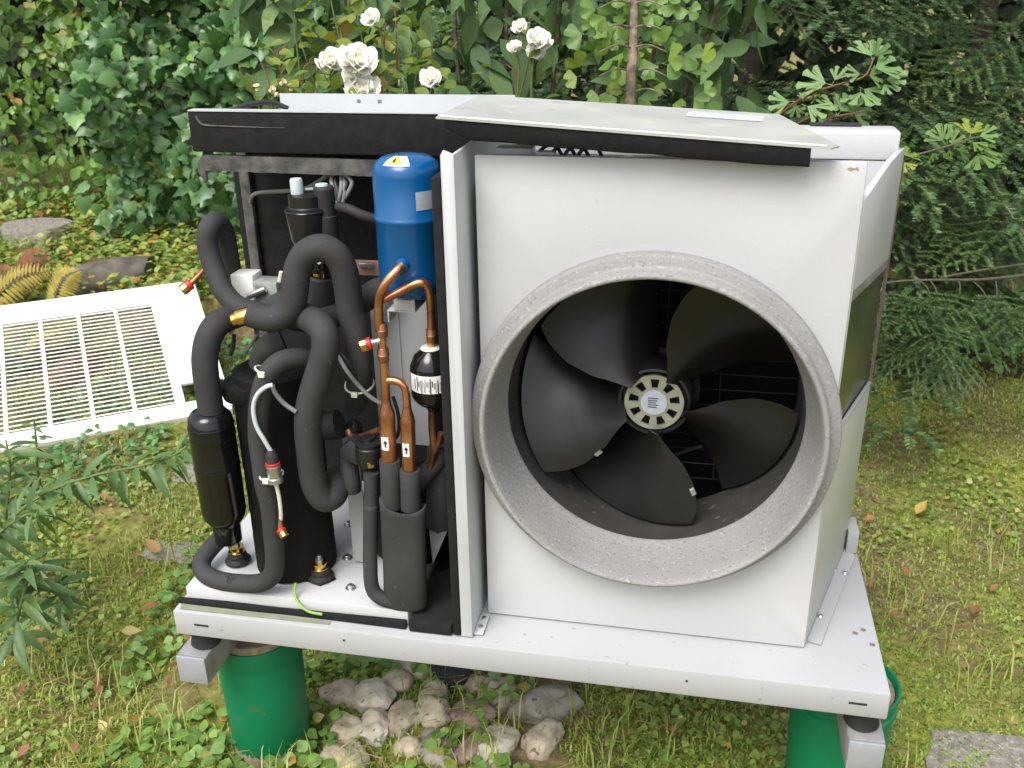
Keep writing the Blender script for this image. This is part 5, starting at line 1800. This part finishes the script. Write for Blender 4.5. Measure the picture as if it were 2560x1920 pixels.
# ---- fir trees: trunk and many flat needle sprays
def spray_mesh(L, seed, yellow):
    """one branch: axis along +Y, side twigs in the XY plane, each clad with needles"""
    rr = np.random.default_rng(seed)
    V = []; F = []; W = []

    def needles(a, b, dens, ln, up):
        a = np.array(a); b = np.array(b)
        ax = b - a
        ll = np.linalg.norm(ax); ax = ax / ll
        side = np.cross(ax, [0, 0, 1.0]); side /= np.linalg.norm(side)
        nrm = np.cross(side, ax)
        k = int(ll * dens * 1.25)
        for i in range(k):
            t = (i + rr.uniform()) / k
            p = a + ax * ll * t
            s_ = 1 if i % 2 else -1
            d = side * s_ * 0.9 + ax * .55 + nrm * (up + rr.uniform(-.25, .35))
            d /= np.linalg.norm(d)
            w = np.cross(d, nrm + rr.normal(size=3) * .3); w /= np.linalg.norm(w)
            l_ = ln * rr.uniform(.7, 1.1) * (1 - .35 * t)
            n0 = len(V)
            V.extend([p - w * .0019, p + w * .0019, p + d * l_ * .85 + w * .0022, p + d * l_ - w * .0012])
            F.extend([(n0, n0 + 1, n0 + 2), (n0, n0 + 2, n0 + 3)])
            v = np.clip(rr.beta(2, 2.5) * .8 + (.30 if (t > .7 and yellow) else .10 * t), 0, 1)
            W.extend([v] * 4)

    def stick(a, b, r):
        n0 = len(V)
        a = np.array(a); b = np.array(b)
        for p, q in ((a, r), (b, r * .5)):
            for k in range(3):
                an = 2 * PI * k / 3
                V.append(p + np.array([math.cos(an) * q, 0, math.sin(an) * q]))
        for k in range(3):
            j = (k + 1) % 3
            F.extend([(n0 + k, n0 + j, n0 + 3 + j), (n0 + k, n0 + 3 + j, n0 + 3 + k)])
        W.extend([2.0] * 6)
    bend = lambda y: -.22 * y * y / L
    pts = [np.array([0.012 * math.sin(y * 17 + seed), y, bend(y)]) for y in np.linspace(0, L, 9)]
    for a, b in zip(pts, pts[1:]):
        stick(a, b, .0028)
        needles(a, b, 330, .024, .3)
    for i in range(7):
        y = L * (.20 + .74 * i / 6)
        base_ = np.array([0, y, bend(y)])
        tl = (L * .46) * (1 - y / L) + .07
        for s_ in (-1, 1):
            if rr.uniform() < .08:
                continue
            k_ = rr.uniform(.8, 1.15)
            e_ = base_ + np.array([s_ * tl * .78 * k_, tl * .60 * k_, -.14 * tl + rr.uniform(-.02, .02)])
            m_ = (base_ + e_) / 2 + np.array([0, 0, .014])
            stick(base_, m_, .0013); stick(m_, e_, .0008)
            needles(base_, m_, 420, .019, .25); needles(m_, e_, 480, .018, .25)
            if tl > .15:
                c0 = base_ + (e_ - base_) * .5
                c1 = c0 + np.array([-s_ * tl * .05, tl * .34, -.015])
                needles(c0, c1, 480, .017, .25)
    V = np.array(V); W = np.array(W)
    return V, np.array(F), W


def needle_material_for_twigs():
    """twigs (var above 1) take a bark colour inside the needle material"""
    m = MATS['needle']
    N, L = m.node_tree.nodes, m.node_tree.links
    rp = [x for x in N if x.type == 'VALTORGB'][0]
    at_ = [x for x in N if x.type == 'ATTRIBUTE'][0]
    gt = N.new('ShaderNodeMath'); gt.operation = 'GREATER_THAN'; gt.inputs[1].default_value = 1.5
    mx = N.new('ShaderNodeMix'); mx.data_type = 'RGBA'
    mx.inputs[7].default_value = (0.085, 0.085, 0.035, 1)
    L.new(at_.outputs['Fac'], gt.inputs[0]); L.new(gt.outputs[0], mx.inputs[0]); L.new(rp.outputs[0], mx.inputs[6])
    for lk in list(L):
        if lk.from_node == rp and lk.to_node != mx:
            ts = lk.to_socket
            L.remove(lk)
            L.new(mx.outputs[2], ts)


needle_material_for_twigs()
SPRAYS = []
for i in range(4):
    V, F, W = spray_mesh(.52 + .08 * i, 90 + i, i % 2 == 1)
    SPRAYS.append(raw_mesh('branch', V, F, 'needle', W, False))


FIRK = .26


def fir(name, u, d, height, label, nb, zmin, spread, yellow=False, seed=0):
    t = thing(name, plan(u, d, GZ), label, 'fir tree', 'fir trees behind the lawn')
    rr = random.Random(seed)
    nb = int(nb * FIRK)
    MB().tube([plan(u, d, GZ - .02), plan(u + .01, d, .6), plan(u, d, height)], [.06, .045, .012], n=10, sub=8).build('trunk', 'bark_dark', t)
    T0 = Vector(plan(u, d, 0))
    for i in range(nb):
        z = zmin + (height - zmin) * (i / nb) ** 1.25
        f = 1 - (z - zmin) / (height - zmin)
        az = rr.uniform(0, 2 * PI)
        dirv = Vector((math.cos(az), math.sin(az), 0))
        # favour the side seen from the lawn
        if dirv.dot(Vector(FH)) > .25 and rr.random() < .75:
            dirv = -dirv
        reach = spread * (.35 + .65 * f)
        st = (rr.uniform(.15, .8) if rr.random() < .35 else rr.uniform(.55, .9)) * reach
        pos = T0 + dirv * st + Vector((rr.gauss(0, .05), rr.gauss(0, .05), z - .14 * st))
        side = Vector((-dirv.y, dirv.x, 0)) * rr.uniform(-.7, .7)
        y = (dirv + side + Vector((0, 0, rr.uniform(-.38, .02)))).normalized()
        zz = (Vector((0, 0, 1)) - Vector(FH) * .35 + Vector((rr.gauss(0, .25), rr.gauss(0, .25), 0)))
        zz = (zz - y * zz.dot(y)).normalized()
        x = y.cross(zz)
        s_ = rr.uniform(.9, 1.45)
        o = bpy.data.objects.new('branch', SPRAYS[rr.choice((1, 3)) if yellow else rr.randrange(4)])
        o.parent = t
        o.matrix_basis = Matrix.Translation(pos - WL[t]) @ (Matrix(((x.x, y.x, zz.x), (x.y, y.y, zz.y), (x.z, y.z, zz.z))) * s_).to_4x4()
        COL.objects.link(o)
    for i in range(7):      # bare inner twigs
        az = rr.uniform(PI, 2 * PI); L_ = rr.uniform(.4, .8)
        a = T0 + Vector((0, 0, rr.uniform(.2, 1.3)))
        b = a + Vector((math.cos(az) * L_, math.sin(az) * L_, rr.uniform(-.15, .2)))
        MB().tube([a, a.lerp(b, .5) + Vector((0, 0, .07)), b], [.006, .002], n=5, sub=6).build('twig', 'twig_grey', t)
    return t


fir1 = fir('fir_tree', 1.00, 4.15, 2.4, 'dark fir tree with a visible brown trunk behind the lid', 190, .05, 1.05, seed=1)
fir2 = fir('fir_tree', 2.05, 4.35, 2.5, 'fir tree with yellowish branch tips at the top right', 210, .02, 1.25, yellow=True, seed=2)
fir('fir_tree', .25, 4.75, 2.4, 'dark fir tree half hidden behind the ginkgo trunk', 120, .1, .95, seed=3)
fir('fir_tree', 3.1, 4.7, 2.4, 'fir tree at the far right edge behind the lawn', 110, .0, 1.1, seed=4)

LIT_SPRAYS = []  # spray copies with the light on lit boughs put into their needle colour
for i in range(3):
    V, F, W = spray_mesh(.50 + .1 * i, 190 + i, i == 1)
    LIT_SPRAYS.append(raw_mesh('branch', V, F, 'needle', np.where(W > 1.5, W, np.clip(W * .7 + .38, 0, 1)), False))  # needle tones lifted so these boughs look lit


def lit_bough(par, px, py, ex, ey, dep, s_, seed):
    r_ = random.Random(seed)
    a = at_depth(px, py, dep); b = at_depth(ex, ey, dep - .22)
    y = (b - a).normalized()
    zz = Vector(TOCAM) * .55 + Vector((r_.gauss(0, .15), 0, .85)); zz = (zz - y * zz.dot(y)).normalized(); x = y.cross(zz)
    o = bpy.data.objects.new('branch', LIT_SPRAYS[r_.randrange(3)])
    o.parent = par
    o.matrix_basis = Matrix.Translation(a - WL[par]) @ (Matrix(((x.x, y.x, zz.x), (x.y, y.y, zz.y), (x.z, y.z, zz.z))) * s_).to_4x4()
    COL.objects.link(o)


for i, (px, py, ex, ey, dep, s_) in enumerate(((1860, -20, 1690, 60, 3.7, .62), (1930, -30, 2060, 90, 3.65, .7), (1720, 60, 1820, 170, 3.8, .55), (1760, 180, 1640, 250, 3.7, .6), (1840, 210, 1960, 250, 3.75, .6))):
    lit_bough(fir1, px, py, ex, ey, dep, s_, i)
for i, (px, py, ex, ey, dep, s_) in enumerate(((2420, 10, 2240, 60, 3.6, .8), (2560, 40, 2420, 130, 3.55, .8), (2200, 40, 2330, 130, 3.7, .7), (2480, 130, 2290, 180, 3.5, .75), (2620, 160, 2480, 250, 3.5, .8), (2300, 230, 2420, 300, 3.6, .6),
                                              (2560, 290, 2400, 330, 3.5, .7), (2330, 380, 2250, 470, 3.5, .55), (2520, 420, 2380, 470, 3.45, .65), (2620, 480, 2500, 560, 3.4, .7), (2300, 520, 2420, 590, 3.45, .6), (2480, 580, 2330, 640, 3.35, .6))):
    lit_bough(fir2, px, py, ex, ey, dep, s_, 20 + i)

# bare fir bough sweeping across at the right
bough = thing('fir_bough', at_depth(2560, 685, 3.2), 'low bare fir bough with hanging green side twigs right of the heat pump', 'branch')
bp_ = [(2700, 672, 3.3), (2560, 688, 3.2), (2450, 699, 3.12), (2330, 700, 3.06), (2250, 703, 3.02), (2180, 712, 3.0)]
MB().tube([at_depth(*p) for p in bp_], [.007, .005, .004, .003], n=8, sub=7).build('stem', 'twig_grey', bough)
MB().tube([at_depth(2680, 640, 3.25), at_depth(2560, 660, 3.2), at_depth(2450, 676, 3.14), at_depth(2350, 694, 3.07)], [.005, .003], n=7, sub=7).build('stem', 'twig_grey', bough)
rr = random.Random(4)
for i in range(13):
    t = (i + rr.uniform(-.3, .3)) / 12
    px = 2215 + 420 * t; dd = 3.0 + .24 * t
    a = at_depth(px, 699 - 6 * t, dd)
    ex = px + rr.uniform(-25, 50); ey = 700 + rr.uniform(25, 85)
    b = at_depth(ex, ey, dd - .04)
    if i % 3 != 1:
        MB().tube([a, a.lerp(b, .5) + Vector((.004, 0, .006)), b], [.0022, .0013], n=5, sub=4).build('twig', 'twig_grey', bough)
    y = (at_depth(ex + rr.uniform(-120, 130), ey + rr.uniform(-10, 40), dd - .14) - b).normalized()
    zz = Vector((rr.gauss(0, .2), -.45, .9)); zz = (zz - y * zz.dot(y)).normalized(); x = y.cross(zz)
    o = bpy.data.objects.new('branch', SPRAYS[rr.randrange(4)])
    o.parent = bough
    s_ = rr.uniform(.45, .75)
    o.matrix_basis = Matrix.Translation(b - WL[bough]) @ (Matrix(((x.x, y.x, zz.x), (x.y, y.y, zz.y), (x.z, y.z, zz.z))) * s_).to_4x4()
    COL.objects.link(o)
for pts in ([(2200, 720, 3.0), (2260, 790, 2.98), (2330, 880, 2.95), (2390, 930, 2.93), (2420, 960, 2.93)], [(2270, 820, 2.97), (2190, 870, 2.98)], [(2300, 880, 2.96), (2250, 930, 2.95)]):
    MB().tube([at_depth(*p) for p in pts], [.005, .002], n=6, sub=6).build('stem', 'twig_grey', bough)
for i in range(9):
    t = i / 8
    P_ = at_depth(2230 + 190 * t, 740 + 130 * t, 2.97 - .04 * t)
    y = Vector((rr.uniform(-1, 1), -.4, rr.uniform(-.7, .2))).normalized()
    zz = Vector((0, -.5, 1)); zz = (zz - y * zz.dot(y)).normalized(); x = y.cross(zz)
    o = bpy.data.objects.new('branch', SPRAYS[rr.randrange(4)])
    o.parent = bough
    o.matrix_basis = Matrix.Translation(P_ - WL[bough]) @ (Matrix(((x.x, y.x, zz.x), (x.y, y.y, zz.y), (x.z, y.z, zz.z))) * rr.uniform(.28, .42)).to_4x4()
    COL.objects.link(o)

# low shrub at the right edge
ls_ = thing('low_shrub', plan(1.95, 3.75, GZ), 'low leafy shrub below the fir at the right edge', 'shrub')
n = 420
P = np.array([plan(a, b) for a, b in zip(rng.normal(1.95, .27, n), rng.normal(3.75, .12, n))]); P[:, 2] = GZ + rng.uniform(.03, .38, n)
dr, nr = leafy(n, P, OUT, .5, .9, .4)
foliage(ls_, 'oval', 'oval_leaf', P, dr, nr, rng.uniform(.04, .075, n), rng.beta(2, 2, n) * .9, 120)
stems(ls_, 7, 1.7, 2.2, 3.75, GZ, GZ + .35, 'stem_green', .003)

# tall lance-leaved plants at the lower left
def lance_plant(label, pts, nl, size, lspread):
    base_ = ground_at(pts[0][0], pts[0][1])
    t = thing('lance_leaf_plant', base_, label, 'plant', 'lance-leaved plants at the left')
    path = catmull([base_] + [at_depth(*p) for p in pts[1:]], 10)
    MB().tube(path, [.0045, .0022], n=7, sub=1).build('stem', 'stem_green', t)
    P = []; D = []; Nn = []; S = []
    for i in range(nl):
        f = .12 + .88 * i / nl
        k = f * (len(path) - 2); a = path[int(k)]; tn = (path[int(k) + 1] - a).normalized()
        az = i * 2.4
        side = tn.cross(Vector((0, 0, 1))).normalized() if abs(tn.z) < .95 else Vector((1, 0, 0))
        up = side.cross(tn)
        d = side * math.cos(az) + up * math.sin(az) * lspread + tn * .45 + Vector((0, 0, -.25))
        P.append(a); D.append(d); Nn.append(Vector((random.gauss(0, .3), -.35, 1))); S.append(size * random.uniform(.6, 1.0))
    leaf_objects(t, 'lance', 'lance_leaf', A_(P), A_(D), A_(Nn), np.array(S), rng.beta(2, 2, nl))


lance_plant('bent plant stalk reaching right with narrow hanging leaves below the grille panel', [(-40, 1420), (20, 1310, 2.35), (110, 1235, 2.32), (230, 1190, 2.3), (350, 1165, 2.28), (430, 1140, 2.27), (480, 1105, 2.27)], 46, .11, .5)
lance_plant('upright plant with narrow leaves in front of the grille panel at the left edge', [(20, 1420), (15, 1300, 2.45), (25, 1180, 2.4), (15, 1100, 2.38)], 40, .12, 1)
lance_plant('bushy narrow-leaved plant at the left edge, lower than the grille panel', [(30, 1640), (45, 1540, 2.1), (70, 1440, 2.06), (60, 1400, 2.05)], 44, .115, 1)
lance_plant('second bushy narrow-leaved plant right of the edge one', [(150, 1540), (150, 1490, 2.2), (145, 1440, 2.17)], 24, .09, 1)
lance_plant('drooping narrow-leaved plant at the left edge above the bushy one', [(-30, 1480), (-20, 1360, 2.2), (60, 1290, 2.18), (110, 1290, 2.16)], 26, .10, 1)
lance_plant('thin young shoot with narrow leaves right under the grille panel lip', [(110, 1250), (95, 1180, 2.55), (90, 1100, 2.52), (85, 1050, 2.5)], 18, .06, 1)

# ferns
def fern(px, py, ex, ey, dep, L, mat, label, group=None, name='fern_frond', arc=.06, flat=False):
    a = at_depth(px, py, dep); b = at_depth(ex, ey, dep - .05)
    if flat:
        a = ground_at(px, py) + Vector((0, 0, .03)); b = ground_at(ex, ey) + Vector((0, 0, .05)); arc = .02
    t = thing(name, a, label, 'fern', group)
    path = catmull([a, a.lerp(b, .5) + Vector((0, 0, arc)), b], 12)
    MB().tube(path, [.003, .001], n=5, sub=1).build('stem', 'twig_grey', t)
    P = []; D = []; Nn = []; S = []
    side = (b - a).cross(Vector(TOCAM)).normalized()
    for i in range(34):
        f = .06 + .93 * i / 34
        k = f * (len(path) - 2); p = path[int(k)]; tn = (path[int(k) + 1] - p).normalized()
        for s_ in (-1, 1):
            P.append(p); D.append(side * s_ + tn * .45); Nn.append(Vector(TOCAM) * .8 + Vector((0, 0, .6))); S.append(L * (math.sin(PI * (f * .82 + .14))) * random.uniform(.85, 1.1))
    n = len(P)
    leaf_objects(t, 'lance', mat, A_(P), A_(D), A_(Nn), np.array(S), rng.uniform(0, 1, n), 'pinna')


fern(-60, 800, 152, 672, 4.12, .075, 'fern_yellow', 'large yellow fern frond at the left edge above the grille panel')
fern(120, 800, 205, 672, 4.14, .075, 'fern_yellow', 'small yellowish fern frond beside the log')
fern(-40, 745, 60, 690, 4.2, .055, 'fern_brown', 'withered brown fern frond at the left edge')
fern(20, 720, 140, 640, 4.28, .06, 'fern_brown', 'withered brown fern frond below the pebbled slab')
fern(60, 740, 110, 655, 4.24, .055, 'fern_brown', 'withered brown fern frond between slab and yellow fern')
fern(330, 560, 350, 530, 4.9, .05, 'fern_brown', 'small rusty fern remnant in the ground cover on the bank')
# ferns under the grille
fern(60, 930, 180, 850, 3.72, .10, 'fern_yellow', 'faded fern frond showing through the grille slots', flat=True)
fern(130, 990, 260, 900, 3.62, .09, 'fern_brown', 'brown fern frond showing through the grille slots', flat=True)

# ground cover leaves on the bank and around
def cover(name, n, u0, u1, d0, d1, smin, smax, tpl, mat, label, lift=.05, keep=None, vb=(2, 2)):
    u = rng.uniform(u0, u1, n); d = rng.uniform(d0, d1, n)
    P = np.array([plan(a, b) for a, b in zip(u, d)])
    P[:, 2] = ground_h(P[:, 0], P[:, 1]) + rng.uniform(.0, lift, n)
    P = P[under_panel(P)]
    for c_, r_ in CLEAR:
        P = P[np.hypot(P[:, 0] - c_[0], P[:, 1] - c_[1]) > r_]
    if keep is not None:
        P = P[keep(P)]
    n = len(P)
    nr = unit(np.array([0, -.15, 1.0])[None] + rng.normal(size=(n, 3)) * .35)
    dr = rand_dirs(n) * np.array([1, 1, .25])
    V, F, vr = cloud_arrays(tpl, P, dr, nr, rng.uniform(smin, smax, n), rng.beta(*vb, n))
    o = bpy.data.objects.new(name, raw_mesh(name, V, F, mat, vr, True))
    place(o, (0, 0, 0), None)
    tag(o, label, 'ground cover', kind='stuff')


def clumps(thr, sc=1.6, seed=0.0):
    return lambda P: np.array([noise.noise((p[0] * sc + seed, p[1] * sc, seed)) > thr for p in P])


cover('ground_cover', 15000, -3.6, -.5, 4.10, 5.4, .020, .046, 'oval', 'cover_leaf', 'small mixed leaves covering the bank at the left', .10)
cover('ground_cover', 3500, -2.6, -.6, 2.6, 4.05, .02, .038, 'ivy', 'ivy_leaf', 'creeping ivy leaves round the grille panel', .06, clumps(-.1, 2.2, 5))
cover('ground_cover', 900, -3.4, -1.4, 4.1, 5.2, .03, .055, 'oval', 'cover_leaf', 'rusty and yellow leaves among the ground cover on the bank', .12, None, (5, 1.2))
cover('clover', 9000, -1.6, .6, 1.5, 3.3, .010, .022, 'round', 'cover_leaf', 'small clover leaves in the grass at the left and below', .03, clumps(.05, 2.6, 1))
cover('clover', 9000, .3, 2.6, 1.4, 4.0, .010, .022, 'round', 'cover_leaf', 'small clover leaves in the lawn at the right', .03, clumps(.05, 2.4, 9))
cover('ground_ivy', 2200, -.95, .15, 1.42, 2.35, .018, .036, 'round', 'oval_leaf', 'round ground ivy leaves between the stones', .05, clumps(-.05, 5, 2))


# grass
def grass(name, n, u0, u1, d0, d1, h0, h1, label, keep=None, dry=(1.8, 2.4), width=.0022):
    u = rng.uniform(u0, u1, n)
    d = d0 + (d1 - d0) * rng.uniform(0, 1, n) ** 1.25
    P = np.array([CAM[0], CAM[1], 0])[None] + FH[None] * d[:, None] + RH[None] * u[:, None]
    P[:, 2] = ground_h(P[:, 0], P[:, 1]) - .002
    P = P[under_panel(P)]
    for c_, r_ in CLEAR:
        P = P[np.hypot(P[:, 0] - c_[0], P[:, 1] - c_[1]) > r_]
    if keep is not None:
        P = P[keep(P)]
    n = len(P)
    az = rng.uniform(0, 2 * PI, n)
    lean = rng.uniform(.15, 1.25, n)
    h = rng.uniform(h0, h1, n)
    dirv = np.stack([np.cos(az), np.sin(az), np.zeros(n)], -1)
    sidev = np.stack([-np.sin(az), np.cos(az), np.zeros(n)], -1)
    w = width * rng.uniform(.7, 1.4, n)[:, None]
    mid = P + dirv * (h * .25 * lean)[:, None] + np.array([0, 0, 1]) * (h * .6)[:, None]
    tip = P + dirv * (h * .95 * lean)[:, None] + np.array([0, 0, 1]) * (h * (1.0 - .42 * lean).clip(.15))[:, None]
    V = np.stack([P - sidev * w, P + sidev * w, mid + sidev * w * .8, mid - sidev * w * .8, tip], 1).reshape(-1, 3)
    T = np.array([(0, 1, 2), (0, 2, 3), (3, 2, 4)])
    F = (T[None] + (np.arange(n) * 5)[:, None, None]).reshape(-1, 3)
    patch = np.array([noise.noise((p[0] * 1.7, p[1] * 1.7, 4)) for p in P[::1]]) if n < 200000 else np.zeros(n)
    var = np.clip(rng.beta(*dry, n) - .6 * patch, 0, 1)
    o = bpy.data.objects.new(name, raw_mesh(name, V, F, 'grass_blade', np.repeat(var, 5), True))
    place(o, (0, 0, 0), None)
    tag(o, label, 'grass', kind='stuff')


grass('lawn_grass', 95000, .2, 3.0, 1.35, 4.6, .006, .017, 'short mossy lawn grass at the right', None, (1.6, 3.0), .0026)
grass('lawn_grass', 80000, -2.0, .5, 1.35, 3.9, .008, .028, 'thin patchy lawn grass at the left and under the heat pump', clumps(-.28, 2.8, 7))
grass('tall_grass', 3200, -1.2, 1.6, 1.40, 2.4, .06, .13, 'longer loose grass blades under the heat pump', clumps(.0, 3.2, 3), (2.6, 1.8), .0016)
grass('tall_grass', 900, .6, 2.8, 3.3, 3.9, .03, .06, 'longer grass tufts below the firs', None, (2.4, 1.8), .002)

# fallen leaves
def fallen(px, py, L, var, label, group='fallen leaves in the grass', seed=0, tpl='dead'):
    p = ground_at(px, py)
    rr = random.Random(seed)
    o = bpy.data.objects.new('fallen_leaf', leaf_variant(tpl, 'dead_leaf', var))
    z = Vector((rr.gauss(0, .25), rr.gauss(-.2, .25), 1)).normalized()
    az = rr.uniform(0, 2 * PI)
    y = Vector((math.cos(az), math.sin(az), 0)); y = (y - z * y.dot(z)).normalized(); x = y.cross(z)
    o.matrix_world = Matrix.Translation(p + Vector((0, 0, .032))) @ (Matrix(((x.x, y.x, z.x), (x.y, y.y, z.y), (x.z, y.z, z.z))) * L).to_4x4()
    COL.objects.link(o)
    tag(o, label, 'leaf', group)


def zl(x, y): return (.494 * x, 1100 + .494 * y)
def zq(x, y): return (1900 + .434 * x, 1200 + .434 * y)


NAMED = [(zl(820, 620), .062, .6, 'long orange fallen leaf on the flat stone left of the tray'), (zl(715, 622), .042, .62, 'tan fallen leaf beside the long orange one'),
         (zl(625, 1022), .050, .93, 'slim yellow fallen leaf in the grass left of the beam end'), (zl(520, 1345), .038, .35, 'rounded brown fallen leaf on bare soil at the lower left'),
         (zl(550, 1540), .038, .99, 'pale cream fallen leaf near the bottom edge at the left'), (zl(520, 1240), .055, .4, 'long brown curled fallen leaf above the rounded one'),
         (zl(40, 670), .06, .8, 'yellowish fallen leaf at the left edge among the narrow-leaved plants'), (zl(815, 880), .055, .45, 'pinkish brown fallen leaf left of the plate corner'),
         (zl(855, 1212), .05, .1, 'red-brown fallen leaf under the left beam end'),
         (zq(890, 252), .062, .75, 'big orange and yellow fallen leaf on the lawn at the right'), (zq(655, 265), .04, .5, 'small orange fallen leaf left of the big one on the right lawn'),
         (zq(722, 826), .036, .55, 'tan fallen leaf beside the right edge of the plate'), (zq(1240, 785), .045, .15, 'dull brown fallen leaf at the right of the lawn')]
for i, (p, L_, v, lb) in enumerate(NAMED):
    fallen(*p, L_, v, lb, seed=i)
rr = random.Random(77)
for i in range(34):
    if i % 3:
        p = (rr.uniform(30, 470), rr.uniform(1180, 1900))
    else:
        p = (rr.uniform(2160, 2550), rr.uniform(1080, 1500))
    fallen(*p, rr.uniform(.022, .04), rr.random() * .5, 'small brown fallen leaf lying in the grass', 'small fallen leaves scattered in the grass', 100 + i)
# dirt specks and crumbs on the plate
for i, (px, py) in enumerate(((2137, 1583), (2157, 1575), (2180, 1612))):
    p = at(px, py, Z=.0012)
    o = MB().add([p + Vector((-.004, -.002, 0)), p + Vector((.004, -.003, 0)), p + Vector((.005, .002, .001)), p + Vector((-.003, .003, .002)), p + Vector((0, 0, .003))], [(0, 1, 4), (1, 2, 4), (2, 3, 4), (3, 0, 4)]).build('leaf_crumb', 'edge_brown', None, smooth=False)
    tag(o, 'tiny brown crumb on the right corner of the base plate', 'crumb', 'crumbs on the plate')
